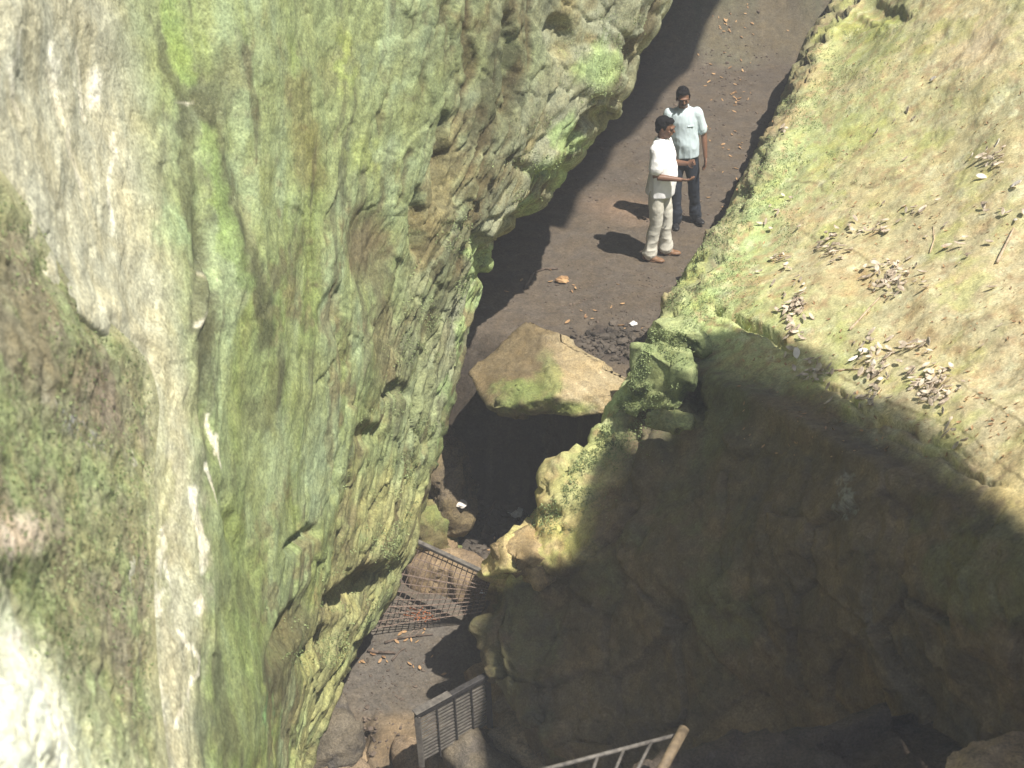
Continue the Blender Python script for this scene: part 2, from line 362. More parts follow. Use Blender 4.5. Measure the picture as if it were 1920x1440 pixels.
for col, p, w_, k in ((S(88, 90, 66), [(385, 180), (420, 300), (455, 420), (492, 560), (500, 640)], 26, .8), (S(86, 88, 66), [(300, 60), (345, 180), (352, 350), (380, 480), (392, 650), (390, 760)], 22, .7),
                      (S(134, 154, 92), [(318, -10), (345, 80), (366, 140)], 22, .7), (S(126, 146, 90), [(390, 240), (412, 330), (440, 450), (458, 530)], 24, .6), (S(92, 92, 70), [(540, 520), (556, 470), (570, 440)], 24, .5),
                      (S(116, 100, 66), [(560, 160), (580, 260), (590, 330)], 40, .45), (S(92, 90, 66), [(520, 700), (500, 800), (480, 760)], 22, .4), (S(96, 90, 66), [(620, 1010), (700, 1080)], 26, .5), (S(100, 92, 64), [(540, 1150), (520, 1300)], 30, .5)):
    kk = sk(col, p, w_, k); c = c * (1 - kk) + col * kk
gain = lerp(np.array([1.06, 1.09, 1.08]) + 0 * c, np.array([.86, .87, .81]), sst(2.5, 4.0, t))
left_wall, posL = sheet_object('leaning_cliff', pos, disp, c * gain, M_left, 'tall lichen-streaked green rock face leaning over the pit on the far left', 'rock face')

# ------------------------------------------------------------------ mossy earth bank in the left corner
SIL_B = [(150, -160), (250, -90), (330, -14), (400, 34), (470, 70), (540, 112), (600, 175), (650, 232), (700, 262), (760, 274), (830, 268), (900, 262), (1000, 268), (1100, 262), (1250, 270), (1440, 290), (1700, 310)]
bx = np.array([b for _, b in SIL_B]); by = np.array([a for a, _ in SIL_B])
def wd(px, py):   # distance of the bare face behind
    h = SURF[0].ray_cast(Vector(CAM), Vector(ray(px, py)), 60); return h[3] if h[0] else 6.0
edge_d = [(a, wd(b, a)) for a, b in SIL_B]
colsB = [
    (off(SIL_B, -900), [(a, d * .45) for a, d in edge_d], 100),
    (off(SIL_B, -420), [(a, d * .60 - .05) for a, d in edge_d], 100),
    (off(SIL_B, -200), [(a, d * .765 - .05) for a, d in edge_d], 100),
    (off(SIL_B, -70), [(a, d * .91 - .15) for a, d in edge_d], 60),
    (off(SIL_B, -14), [(a, d - .17) for a, d in edge_d], 30),
    (off(SIL_B, 26), [(a, d + .12) for a, d in edge_d], 30)]
x, y, pos, t = sheet(colsB, 150, 1700, 330, [40, 70, 80, 60, 20])
q = pos * 1.0
n1 = fbm(q * 1.6, 4, 101); n2 = fbm(q * 7, 5, 111, .6); n3 = fbm(q * 22, 3, 121)
disp = .07 * n1 + .03 * n2 + .016 * n3
disp += .12 * 0.3 * splat(x, y, 20, 1010, 120, 90, 0, 0) + .10 * splat(x, y, 40, 1380, 120, 260, -20, .1)
disp *= 1 - sst(4.3, 5, t)
a1 = fbm(q * 2.2, 4, 131); a2 = fbm(q * 8, 4, 141, .6)
c = np.zeros(pos.shape) + S(122, 126, 84)
c = lerp(c, S(120, 112, 86), sst(-.1, .35, a1) * .8)
c = lerp(c, S(128, 142, 88), sst(.0, .35, a2 - a1 * .5) * .8)
c = lerp(c, S(118, 100, 84), splat(x, y, 170, 730, 110, 150, -40, .2) * .6)
c = lerp(c, S(160, 160, 160), splat(x, y, 150, 800, 110, 26, 40, .1) * sst(0, .3, fbm(q * 40, 2, 7)) * .8)
c = lerp(c, S(188, 200, 150), sst(1000, 1400, y - x * 1.1 + 60 * a1) * .85)  # overexposed glare put into the colour toward the lower left corner
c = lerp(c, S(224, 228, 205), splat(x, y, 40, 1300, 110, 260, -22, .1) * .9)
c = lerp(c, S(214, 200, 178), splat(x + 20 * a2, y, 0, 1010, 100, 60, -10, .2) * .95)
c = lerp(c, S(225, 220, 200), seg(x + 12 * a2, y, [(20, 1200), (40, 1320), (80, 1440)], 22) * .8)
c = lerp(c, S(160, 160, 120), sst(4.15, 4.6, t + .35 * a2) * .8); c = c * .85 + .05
c = lerp(c, C(.75, .78, .66), sst(1040, 1420, y - x * 1.3 + 70 * a1) * .85)  # second, whiter layer of the painted glare
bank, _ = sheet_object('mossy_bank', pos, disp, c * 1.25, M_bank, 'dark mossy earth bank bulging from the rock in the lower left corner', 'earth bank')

# ================================================================== RIGHT BOULDER
SIL_R = [(-400, 1790), (-150, 1650), (0, 1560), (40, 1530), (75, 1512), (110, 1500), (190, 1468), (250, 1442), (300, 1420), (330, 1402), (400, 1362), (440, 1328), (470, 1312), (500, 1288), (530, 1270), (565, 1246), (600, 1238),
         (630, 1214), (660, 1204), (690, 1190), (740, 1165), (780, 1150), (800, 1128), (830, 1112), (850, 1090), (880, 1070), (905, 1046), (930, 1036), (950, 1012), (985, 978), (1010, 958), (1030, 938), (1045, 928),
         (1062, 918), (1090, 920), (1130, 918), (1150, 900), (1180, 886), (1200, 900), (1230, 900), (1262, 914), (1275, 916), (1290, 935), (1310, 950), (1340, 985), (1370, 1000), (1400, 1028), (1440, 1040), (1600, 1120), (1750, 1180)]
W_R = [(-400, 60), (0, 44), (60, 36), (110, 24), (250, 18), (330, 26), (400, 34), (440, 30), (480, 44), (540, 32), (600, 14), (700, 10), (1750, 12)]
def shifted(fr, dx=0):
    return [(a, b + fr * (1990 - b) + dx) for a, b in SIL_R]
R1 = [(-400, 28), (-150, 25), (0, 21.5), (250, 17.7), (470, 15.2), (600, 13.7), (780, 13.0), (950, 12.8), (1070, 12.9), (1200, 13.1), (1400, 12.4), (1750, 11.3)]
R2 = [(a, d - .42 - 1.1 * float(sst(600, 0, a) if False else np.clip((600 - a) / 600, 0, 1.3))) for a, d in R1]
sr = dict(W_R)
colsR = [
    (off(SIL_R, 420), off(R1, 4), 60),
    (off(SIL_R, 60), off(R1, 1.4), 20),
    (SIL_R, R1, 6),
    ([(a, b + np.interp(a, [w[0] for w in W_R], [w[1] for w in W_R])) for a, b in SIL_R], R2, 12),
    (shifted(.10, 26), [(a, d - .30) for a, d in R2], 60),
    (shifted(.35), [(-400, 22.5), (0, 18.2), (300, 15.0), (600, 12.5), (800, 11.15), (950, 11.2), (1150, 11.4), (1400, 11.3), (1750, 10.6)], 120),
    (shifted(.65), [(-400, 21), (0, 17.0), (300, 14.0), (600, 11.6), (800, 10.3), (930, 9.65), (1070, 9.7), (1250, 10.0), (1400, 10.2), (1750, 9.8)], 120),
    (shifted(1.), [(-400, 19.5), (0, 15.8), (300, 13.0), (600, 10.8), (900, 8.9), (1080, 8.1), (1220, 8.3), (1400, 8.8), (1750, 9)], 120),
    (shifted(1.5, 300), [(-400, 17), (0, 13.5), (400, 10.2), (900, 7.4), (1200, 6.6), (1400, 7.2), (1750, 7)], 120)]
x, y, pos, t = sheet(colsR, -500, 1720, 520, [5, 8, 18, 34, 84, 104, 104, 14])
q = pos
edgeR = (1 - sst(3.2, 4.6, t)) * sst(500, 760, y)
rough = sst(620, 860, y - (x - 1240) * .42)            # below the shoulder the stone is broken
n1 = fbm(q * .8, 4, 201); n2 = fbm(q * 2.6, 4, 211, .55); n3 = fbm(q * 8, 4, 221, .55)
h1, e1 = cells(q * 1.5 + n1[..., None] * .5, 3); h2, e2 = cells(q * 3.4 + n1[..., None] * .6, 8)
grain_r = fbm(np.stack([(q[..., 0] + q[..., 1] * .5) * 6, (q[..., 1] - q[..., 0] * .6) * 1.1, q[..., 2] * 3], -1), 4, 231)
disp = .10 * n1 + .03 * n2 + .009 * n3 + .006 * grain_r + rough * (.06 * n2 + .10 * h1 + .022 * h2 - .022 * (1 - sst(0, .08, e1)) + .010 * n3)
disp += edgeR * (1 - .6 * splat(x, y, 1000, 980, 150, 180, 0, .3)) * (.13 * h1 + .05 * h2 - .04 * (1 - sst(0, .12, e1)))
band = sst(2., 2.5, t) * (1 - sst(3., 3.6, t)) * (1 - sst(560, 640, y))
disp += band * (.07 * h2 + .06 * n3)
def dent(cx, cy, rx, ry, ang, depth, hard=.4):
    global disp
    disp = disp - depth * splat(x + 12 * n3, y + 12 * n2, cx, cy, rx, ry, ang, hard)
dent(1345, 575, 16, 10, 20, .12); dent(1650, 770, 260, 7, 27, .05, .1); dent(1760, 850, 190, 8, 24, .05, .1); dent(1420, 620, 100, 10, 25, .08); dent(1560, 30, 120, 14, 10, .04); dent(1660, 20, 70, 26, 20, .06)
dent(1290, 720, 20, 90, -20, .14); dent(1600, 770, 60, 16, 5, .08); dent(1750, 640, 260, 90, 25, .05, 0)

disp += .12 * splat(x, y, 1500, 800, 380, 40, 27, 0) 
disp *= 1 - .8 * (1 - sst(1.2, 1.9, t))
a1 = fbm(q * 1.1, 4, 241); a2 = fbm(q * 4, 4, 251, .6); a3 = fbm(q * 14, 3, 261)
tanc = S(166, 156, 126); green = S(146, 152, 106); lime = S(144, 164, 114); yel = S(162, 158, 122); brn = S(130, 108, 80)
c = np.zeros(pos.shape) + yel
c = lerp(c, green, sst(-.25, .3, a1 + .6 * (1 - sst(1480, 1800, x + 100 * a2)) + a2 * .4 - .25) * .8)
c = lerp(c, tanc, sst(1500, 1850, x + 160 * a1 + (y - 400) * .3) * sst(180, 420, y) * .8)
c = lerp(c, tanc, splat(x + 60 * a2, y + 60 * a1, 1560, 430, 150, 200, 20, .2) * .65)
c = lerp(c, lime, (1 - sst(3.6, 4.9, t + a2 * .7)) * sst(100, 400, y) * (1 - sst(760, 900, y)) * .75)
c = lerp(c, S(165, 150, 104), sst(800, 950, y) * .8)
c = lerp(c, brn, sst(.15, .5, a2 + a3 * .5) * .35)
c = lerp(c, S(205, 186, 158), splat(x, y, 1840, 90, 120, 120, 0, 0) * .5)
c = lerp(c, S(120, 124, 62), sst(.05, .4, a2 + a1) * splat(x, y, 1640, 50, 240, 60, 10, .2) * .7)
crk = np.minimum(1, sum(seg(x + 16 * a2 + 8 * a3, y + 12 * a2, p_, w_) for p_, w_ in (([(1560, 690), (1690, 760), (1800, 800), (1925, 905)], 4), ([(1640, 640), (1760, 690), (1925, 800)], 3), ([(1330, 600), (1400, 625), (1500, 640)], 4), ([(1480, 420), (1600, 470), (1700, 540)], 3), ([(1420, 330), (1560, 350), (1700, 330)], 3), ([(1240, 640), (1330, 560), (1420, 540)], 3))))
c = lerp(c, S(96, 88, 60), crk * .7); c = lerp(c, S(150, 132, 104), sst(.22, .5, a3) * .5); c = lerp(c, S(186, 190, 160), sst(.2, .45, fbm(q * 6 + 3, 4, 277, .65)) * .4)
# broken lower stone: brown, moss and ochre, darkened with the cast shade
low = C(.082, .063, .046); c_shade = lerp(np.zeros(pos.shape) + low, C(.130, .098, .064), sst(-.05, .4, a2)); c_shade = lerp(c_shade, C(.095, .098, .050), sst(.05, .4, a1 - a2 * .5) * .8)
c_shade = lerp(c_shade, C(.048, .040, .038), sst(.1, .5, -a2 + a3 * .3) * .7)
shade_fade = sst(-30, 60, y - np.interp(x, [1100, 1300, 1494, 1700, 1920, 2400], [700, 650, 700, 806, 955, 1230]) + 30 * a2 + 16 * a3) * sst(-10, 60, x + 30 * a2 - (1165 - (np.minimum(y, 1050) - 740) * .33) + np.clip(y - 1050, 0, 200) * 3)  # edge follows the cast shadow, painting it into the tint
c = lerp(c, c_shade, shade_fade * .9)
c = lerp(c, S(160, 144, 108), splat(x, y, 985, 1040, 100, 90, 0, .4) * .8 * (1 - shade_fade))
c = lerp(c, S(136, 142, 96), splat(x, y, 1090, 900, 60, 110, 30, .4) * .7 * (1 - shade_fade))
c = lerp(c, C(.16, .14, .09), band * .6)  # side face turned from the sun, shade put into its colour
stain = seg(x + 26 * a3, y + 20 * a2, [(1582, 880), (1588, 930), (1572, 960)], 5) + seg(x + 26 * a3, y + 10 * a2, [(1588, 930), (1604, 962)], 4)
c = lerp(c, C(.35, .38, .35), np.clip(stain, 0, 1) * .35)
mot = fbm(q * 2.2 + 7, 5, 291, .65); lit_ = (1 - shade_fade)
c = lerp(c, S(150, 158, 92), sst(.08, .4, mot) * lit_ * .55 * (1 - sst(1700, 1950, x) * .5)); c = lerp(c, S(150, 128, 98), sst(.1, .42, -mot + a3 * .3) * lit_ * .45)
c = c * (1 + .34 * lit_[..., None])  # sunlit part lightened further in the colour
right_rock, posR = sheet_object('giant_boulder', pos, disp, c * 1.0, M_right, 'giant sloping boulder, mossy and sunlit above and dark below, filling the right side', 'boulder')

# ================================================================== GROUND (one sheet)
def axis(a, b, st, lo, hi):
    core = list(np.arange(a, b, st)); g = st; l = [core[0]]
    while l[-1] > lo: g *= 1.25; l.append(l[-1] - g)
    g = st; r = [core[-1]]
    while r[-1] < hi: g *= 1.25; r.append(r[-1] + g)
    return np.array(l[1:][::-1] + core + r[1:])
gx = axis(-3.2, 4.6, .035, -45, 45); gy = axis(8.2, 19.5, .04, -35, 55)
GX, GY = np.meshgrid(gx, gy)
q = np.stack([GX, GY, 0 * GX], -1)
gn1 = fbm(q * .6, 3, 301); gn2 = fbm(q * 2.2, 4, 311); gn3 = fbm(q * 8, 4, 321, .6)
lipy = 12.3 + .2 * gn1 - .95 * sst(.35, .95, GX)
up = sst(-.25, .25, GY - lipy)
low_z = -2.05 - .35 * sst(11.8, 9.6, GY) + .0 * GX if False else -2.05 - .35 * (1 - sst(9.6, 11.8, GY))
GZ = low_z * (1 - up) + up * (.04 * gn1 + .05 * sst(16, 24, GY))
PXg, PYg = pix(q + np.stack([0 * GX, 0 * GX, GZ], -1))
mud = splat(PXg, PYg, 1160, 650, 110, 40, 14, .2) * up
rub = (1 - up) * (1 - sst(1040, 1130, PYg))
steps_ = (1 - up) * sst(1325, 1350, PYg)
GZ = GZ + .02 * gn2 + .006 * gn3 * (1 + 5 * rub + 4 * mud + 5 * steps_) - .16 * splat(PXg, PYg, 1165, 648, 95, 20, 8, .2) * up + .05 * rub * gn2
GZ = GZ - .30 * steps_ * sst(-.2, .2, gn2 + (700 - PXg) * .002)
GZ = GZ + .10 * sst(0, .3, gn3) * mud
# the far end climbs
rise = np.clip(GY - 20.2, 0, 9); GZ = GZ + rise ** 2 / (rise + 1.2) * .95 + sst(0, 2, rise) * (.35 * fbm(q * .7 + 4, 4, 331) + .10 * gn2)
pos = np.stack([GX, GY, GZ], -1)
me = grid_mesh(pos, flip=True)
c = np.zeros(pos.shape) + C(.098, .081, .064)
c = lerp(c, C(.076, .063, .051), sst(-.2, .4, gn2) * .6)
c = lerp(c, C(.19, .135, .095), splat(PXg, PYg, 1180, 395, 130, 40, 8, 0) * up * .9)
c = lerp(c, C(.108, .096, .082), (1 - up) * (1 - rub) * .9)
c = lerp(c, C(.036, .029, .026), np.clip(mud * 1.8 + rub * .9, 0, 1) * sst(-.5, .1, gn3))
c = lerp(c, C(.17, .13, .085), steps_ * .9)
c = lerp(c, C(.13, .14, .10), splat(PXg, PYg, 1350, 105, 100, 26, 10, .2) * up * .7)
c = lerp(c, C(.105, .09, .062), sst(0, .8, rise) * .9); c = lerp(c, C(.07, .085, .055), sst(0, 1.6, rise) * sst(.0, .4, gn2) * .7)
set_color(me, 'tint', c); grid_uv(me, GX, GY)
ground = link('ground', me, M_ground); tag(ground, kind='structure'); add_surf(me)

# ================================================================== boulders built as rough closed lumps
def hull_rock(name, verts, mat, label, tint, cat='boulder', group=None, sub=5, amp=.05, bev=.0, seed=1, sharp=.06, subtype='SIMPLE', fr=2.2, surf=True, flat=False):
    bm = bmesh.new()
    for v in verts: bm.verts.new(tuple(map(float, v)))
    r = bmesh.ops.convex_hull(bm, input=bm.verts)
    bmesh.ops.delete(bm, geom=[g for g in r['geom_interior'] if isinstance(g, bmesh.types.BMVert)], context='VERTS')
    bmesh.ops.triangulate(bm, faces=bm.faces[:])
    for _ in range(sub):
        L = [e for e in bm.edges if e.calc_length() > .045]
        if len(bm.faces) > 60000 or not L: break
        bmesh.ops.subdivide_edges(bm, edges=L, cuts=1, use_grid_fill=True)
        bmesh.ops.triangulate(bm, faces=bm.faces[:])
        bmesh.ops.smooth_vert(bm, verts=bm.verts[:], factor=bev, use_axis_x=True, use_axis_y=True, use_axis_z=True)
    bm.normal_update()
    co = np.array([v.co[:] for v in bm.verts]); no = np.array([v.normal[:] for v in bm.verts])
    h, e = cells(co * fr + seed * 3.1, seed); n = fbm(co * 2.5 + seed, 5, seed + 4, .55); n5 = fbm(co * 12 + seed, 3, seed + 9)
    d = amp * n * 1.3 + sharp * h + .014 * n5 + .006 * fbm(co * 30 + seed, 2, seed + 19)
    co2 = co + no * d[:, None]
    for v, p in zip(bm.verts, co2): v.co = p
    me = bpy.data.meshes.new(name); bm.to_mesh(me); bm.free()
    set_color(me, 'tint', np.clip(tint(co2, n, n5), .004, .9))
    o = link(name, me, mat, smooth=not flat); tag(o, label, cat, group)
    if surf: add_surf(me)
    return o
def col_noise(a, b, k=.0):
    return lambda co, n, n5: a + (b - a) * sst(-.3 + k, .3 + k, n + n5 * .5)[:, None]
# fallen slab wedged between the walls
V = [PZ(1000, 598, .34), PZ(1060, 636, .30), PZ(1115, 672, .25), PZ(1190, 712, .12), PZ(1210, 740, .1), PZ(1140, 776, -.02), PZ(1085, 776, .02), PZ(1046, 742, .22), PZ(990, 778, -.06),
     PZ(925, 766, .0), PZ(900, 735, .02), PZ(880, 700, .05), PZ(945, 640, .12)]
V += [v + np.array([0.05, 1.35, -.75]) for v in V[4:11]]
def slab_tint(co, n, n5):
    X, Y = pix(co); n5 = n5 + .6 * fbm(co * 5, 4, 99, .6)
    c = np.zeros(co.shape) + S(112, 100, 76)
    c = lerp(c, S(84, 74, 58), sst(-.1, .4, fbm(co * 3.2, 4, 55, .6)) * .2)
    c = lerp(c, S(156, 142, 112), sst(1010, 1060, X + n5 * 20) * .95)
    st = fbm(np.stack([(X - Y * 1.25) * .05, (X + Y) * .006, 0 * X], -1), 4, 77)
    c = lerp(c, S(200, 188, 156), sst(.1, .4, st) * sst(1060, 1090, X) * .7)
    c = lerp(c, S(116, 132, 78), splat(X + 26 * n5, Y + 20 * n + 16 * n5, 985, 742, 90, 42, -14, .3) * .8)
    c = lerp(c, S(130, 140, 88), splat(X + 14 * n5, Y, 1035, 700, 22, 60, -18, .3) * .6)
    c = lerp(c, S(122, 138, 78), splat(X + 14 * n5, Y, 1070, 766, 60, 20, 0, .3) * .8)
    return c
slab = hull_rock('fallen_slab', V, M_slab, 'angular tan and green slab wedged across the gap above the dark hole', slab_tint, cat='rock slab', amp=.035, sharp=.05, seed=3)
def ball_rock(name, cx, cy, z, rx, ry, rz, rot, mat, label, tint, seed, cat='boulder', group=None, amp=.06, sharp=.05, d=None, boxy=.6, fr=2.4):
    """rounded block: points of a superellipsoid, hulled and broken up"""
    rnd = random.Random(seed); base = P(cx, cy, d) if d is not None else PZ(cx, cy, z); V = []
    for i in range(26):
        a = rnd.uniform(-1, 1); th = rnd.uniform(0, 2 * math.pi); s = math.sqrt(1 - a * a)
        p = np.array([s * math.cos(th), s * math.sin(th), a]); p = np.sign(p) * np.abs(p) ** boxy
        p = p * np.array([rx, ry, rz]); c_, s_ = math.cos(rot), math.sin(rot)
        V.append(base + np.array([p[0] * c_ - p[1] * s_, p[0] * s_ + p[1] * c_, p[2]]))
    return hull_rock(name, V, mat, label, tint, cat, group, amp=amp, sharp=sharp, seed=seed, bev=.22, fr=fr)
green_t = col_noise(S(120, 140, 84), S(146, 166, 104)); tan_t = col_noise(C(.28, .21, .13), C(.20, .15, .10)); dk = col_noise(C(.10, .09, .08), C(.14, .12, .09)); dmoss = col_noise(C(.16, .16, .08), C(.22, .18, .10))
G1 = 'mossy stones lodged on the boulder edge'
G2 = 'angular chunks along the broken boulder edge'
def chunk(px, py, d, s3, rot, seed, label, tint):
    rnd = random.Random(seed); base = P(px, py, d); V = []
    for sx in (-1, 1):
        for sy in (-1, 1):
            for sz in (-1, 1):
                p = Vector((sx * s3[0] * rnd.uniform(.5, 1), sy * s3[1] * rnd.uniform(.5, 1), sz * s3[2] * rnd.uniform(.55, 1))); p.rotate(Matrix.Rotation(rot, 3, 'Z')); p.rotate(Matrix.Rotation(rnd.uniform(-.4, .4), 3, 'X')); V.append(base + np.array(p[:]))
    return hull_rock('rock_chunk', V, M_slab, label, tint, 'rock chunk', G2, amp=.03, sharp=.05, seed=seed, bev=.05, fr=3.4)
tanc_t = col_noise(S(158, 140, 106), S(134, 118, 88)); tang_t = col_noise(S(140, 140, 100), S(124, 134, 88)); moss_t = col_noise(S(146, 156, 112), S(122, 134, 92)); dullg_t = col_noise(S(138, 146, 100), S(122, 124, 88))
chunk(985, 1040, 12.42, (.26, .22, .16), .5, 41, 'largest tan chunk at the lowest corner of the sunlit boulder edge', tanc_t)
chunk(1012, 1070, 12.45, (.22, .14, .10), .9, 44, 'flat tan chunk under the largest one at the boulder corner', tanc_t)
chunk(1266, 632, 12.62, (.24, .18, .16), .3, 51, 'small mossy block at the top of the boulder edge below the men', moss_t)
chunk(1242, 706, 12.34, (.26, .24, .34), -.2, 52, 'largest mossy green block on the boulder edge above the shadow', moss_t)
chunk(1256, 790, 11.85, (.20, .09, .07), -.5, 53, 'long low pale green block lying in the shadow of the giant boulder', dullg_t)
# stones on the lower floor
ball_rock('leaning_stone', 806, 1005, -1.9, .42, .34, .55, .4, M_slab, 'curved green topped stone behind the wire mesh', col_noise(S(116, 108, 76), S(118, 126, 78)), 21, cat='stone', amp=.05)
ball_rock('broken_stone', 838, 1080, -2.1, .42, .3, .28, -.4, M_slab, 'tan broken stone seen through the wire mesh', tan_t, 22, cat='stone', amp=.06)
ball_rock('low_stone', 990, 1375, -2.6, .50, .75, .62, .6, M_slab, 'brown stone lightened as if lit, leaning behind the slatted gate', col_noise(C(.34, .25, .15), C(.24, .19, .12)), 23, cat='stone', amp=.08, sharp=.1)  # paler tint stands for sunlight that does not reach it
ball_rock('corner_stone', 590, 1385, -2.5, .46, .5, .42, .2, M_cave, 'dark rounded stone at the foot of the leaning rock face', dk, 24, cat='stone', amp=.06)
ball_rock('corner_stone', 660, 1450, -2.6, .3, .3, .22, .2, M_cave, 'brown stone cut by the bottom edge below the trodden floor', tan_t, 25, cat='stone', amp=.06)
ball_rock('corner_stone', 775, 1415, -2.6, .2, .22, .2, .2, M_cave, 'rough brown stone at the foot of the slatted gate', tan_t, 26, cat='stone', amp=.06)
ball_rock('corner_stone', 905, 1432, -2.35, .34, .3, .34, .5, M_cave, 'dark stone hiding the lower right corner of the slatted gate', dk, 29, cat='stone', amp=.06)
ball_rock('pit_stone', 822, 900, -1.4, .40, .5, .5, .6, M_cave, 'dim brown stone at the mouth of the dark hole', col_noise(C(.16, .13, .09), C(.2, .16, .09)), 27, cat='stone', amp=.08, sharp=.1)
ball_rock('front_ledge', 1560, 1530, 0, 2.2, .6, .35, .22, M_cave, 'dark ledge of rock below the giant boulder at the bottom edge', col_noise(C(.085, .066, .05), C(.06, .05, .042)), 28, cat='ledge', d=9.2, amp=.12, sharp=.1)
ball_rock('front_ledge', 1935, 1500, 0, .42, .4, .25, .3, M_cave, 'pale brown sunlit stone in the bottom right corner', tan_t, 29, cat='ledge', d=8.0, amp=.06, sharp=.05)
# rocks at the far end of the passage
def far_t(co, n, n5): return C(.15, .115, .07) + (C(.10, .095, .06) - C(.15, .115, .07)) * sst(-.3, .3, n + n5 * .5)[:, None]
V = [PZ(1000, 330, 0) + np.array(o_, float) for o_ in ((-1.2, 0, 0), (-.6, 3, 0), (.6, 8.5, 0), (-6, 0, 0), (-6, 10, 0), (-1.2, 0, 5), (-.4, 3, 5), (.6, 8.5, 6), (-6, 0, 6), (-6, 10, 6))]
hull_rock('shaded_rock', V, M_cave, 'dark rock in shade along the left of the upper passage', dk, amp=.15, sharp=.15, sub=6, seed=33, fr=.9)

# ================================================================== UNSEEN ROCK SLABS (added overhead, outlined to throw the shade; open between them)
def up_to(p, z): return p + SUN * ((z - p[2]) / SUN[2])
def sun_pt(px, py, z, surf=None):
    h = hit(px, py, surf); return up_to(np.array(h[0][:]), z)
def shade_slab(name, poly, z, thick, label, seed, cat='cave roof', slope=(0, 0)):
    pts = []; n = len(poly)
    for i in range(n):
        a, b = np.array(poly[i]), np.array(poly[(i + 1) % n]); L = np.linalg.norm(b - a); m = max(1, int(L / .12)) if L < 6 else max(1, int(L / .6))
        for k in range(m): pts.append(a + (b - a) * k / m)
    pts = np.array(pts); nn = len(pts)
    jit = np.stack([fbm(np.stack([pts[:, 0] * 1.6, pts[:, 1] * 1.6, 0 * pts[:, 0] + s_], -1), 4, seed) for s_ in (0, 9)], -1) * .06
    pts = pts + jit
    co2, _, tri, *_ = delaunay_2d_cdt([Vector(p) for p in pts], [(i, (i + 1) % nn) for i in range(nn)], [list(range(nn))], 1, 1e-5)
    V = []; Fc = []; m = len(co2)
    cen = pts.mean(0)
    for p in co2: V.append((p.x, p.y, z + .1 * math.sin(p.x * 3 + p.y * 2)))
    for p in co2: V.append((p.x + slope[0] * thick, p.y + slope[1] * thick, z + thick + .4 * math.sin(p.x * .7 + p.y * .9)))
    for f in tri: Fc.append(tuple(f)); Fc.append(tuple(i + m for i in reversed(f)))
    cnt = {}
    for f in tri:
        for i in range(3): cnt[(f[i], f[(i + 1) % 3])] = 1
    for (a, b) in cnt:
        if (b, a) not in cnt: Fc.append((b, a, a + m, b + m))
    me = mesh_from(V, Fc); co = np.array(V); set_color(me, 'tint', np.zeros(co.shape) + C(.16, .14, .10))
    o = link(name, me, M_cave, smooth=False); tag(o, label, cat); return o
RR = [SURF[2]]                                    # the giant boulder
ZA = 12.0
edgeA = [(925, 1275, RR), (905, 1230, RR), (905, 1180, RR), (925, 1130, RR), (940, 1080, RR), (1000, 1072, RR), (1074, 1060, RR), (1078, 1000, RR), (1092, 930, RR), (1108, 870, RR), (1135, 800, RR), (5.26, 6.5), (5.35, 6.34), (5.48, 6.34), (5.6, 6.55), (5.64, 6.95), (1312, 632, RR), (1340, 622, RR), (1385, 640, RR), (1440, 655, RR), (1494, 690, RR), (1480, 722, RR), (1535, 745, RR), (1610, 768, RR), (1700, 800, RR),
         (1770, 835, RR), (1830, 885, RR), (1880, 925, RR), (1925, 970, RR), (2000, 1030, RR), (2150, 1120, RR)]
poly = [sun_pt(e_[0], e_[1], ZA, e_[2])[:2] if len(e_) == 3 else np.array(e_) for e_ in edgeA]
poly += [(poly[-1][0] + 3, poly[-1][1] - 1.), (24, 6), (24, -22), (5.4, -22), (5.1, 3)]
shadeA = shade_slab('unseen_slab', poly, ZA, 2.2, 'thick unseen rock slab added behind the viewer to shade the lower boulder', 3, slope=(.42, -.36))
ZB = 13.0
edgeB = [(1330, -60), (1300, 0), (1272, 60), (1225, 140), (1160, 215), (1100, 290), (1046, 350), (1012, 430), (1000, 500), (992, 560), (962, 615), (925, 665)]
gB = [SURF[3]]
def gpt(px, py): return up_to(PZ(px, py, 0.0), ZB)
poly = [gpt(a + 55, b)[:2] for a, b in edgeB][:8]
last = poly[-1]
poly += [(last[0] - .5, last[1] + .2), (last[0] - 5, last[1] + 1.0), (-12, 14), (-12, 40), (poly[0][0] + 2, 40)]
shadeB = shade_slab('unseen_slab', poly, ZB, 2.0, 'unseen rock slab added to shade the left of the upper passage', 5)

#P3START

# ================================================================== METAL: wire mesh, gate, handrail
M_rust = simple_mat('rusty_wire', (.24, .18, .145), .75, .4, 60, .4, .3)
M_rust2 = simple_mat('orange_rust', (.34, .12, .05), .8, .3, 60, .4)
M_iron = simple_mat('dark_painted_iron', (.045, .042, .042), .55, .4, 30, .3, .2)
M_grey = simple_mat('worn_grey_paint', (.11, .10, .09), .6, .35, 25, .3, col2=(.17, .155, .135))
M_tanrail = simple_mat('worn_tan_paint', (.16, .12, .075), .7, .4, 25, .3)
def bar_bm(bm, a, b, r, n=6, r2=None):
    a = Vector(a); b = Vector(b); z = (b - a).normalized(); x = z.orthogonal().normalized(); yv = z.cross(x); r2 = r2 or r
    A = [bm.verts.new(a + (x * math.cos(k * 2 * math.pi / n) + yv * math.sin(k * 2 * math.pi / n)) * r) for k in range(n)]
    B = [bm.verts.new(b + (x * math.cos(k * 2 * math.pi / n) + yv * math.sin(k * 2 * math.pi / n)) * r2) for k in range(n)]
    for k in range(n): bm.faces.new((A[k], A[(k + 1) % n], B[(k + 1) % n], B[k]))
    bm.faces.new(A[::-1]); bm.faces.new(B)
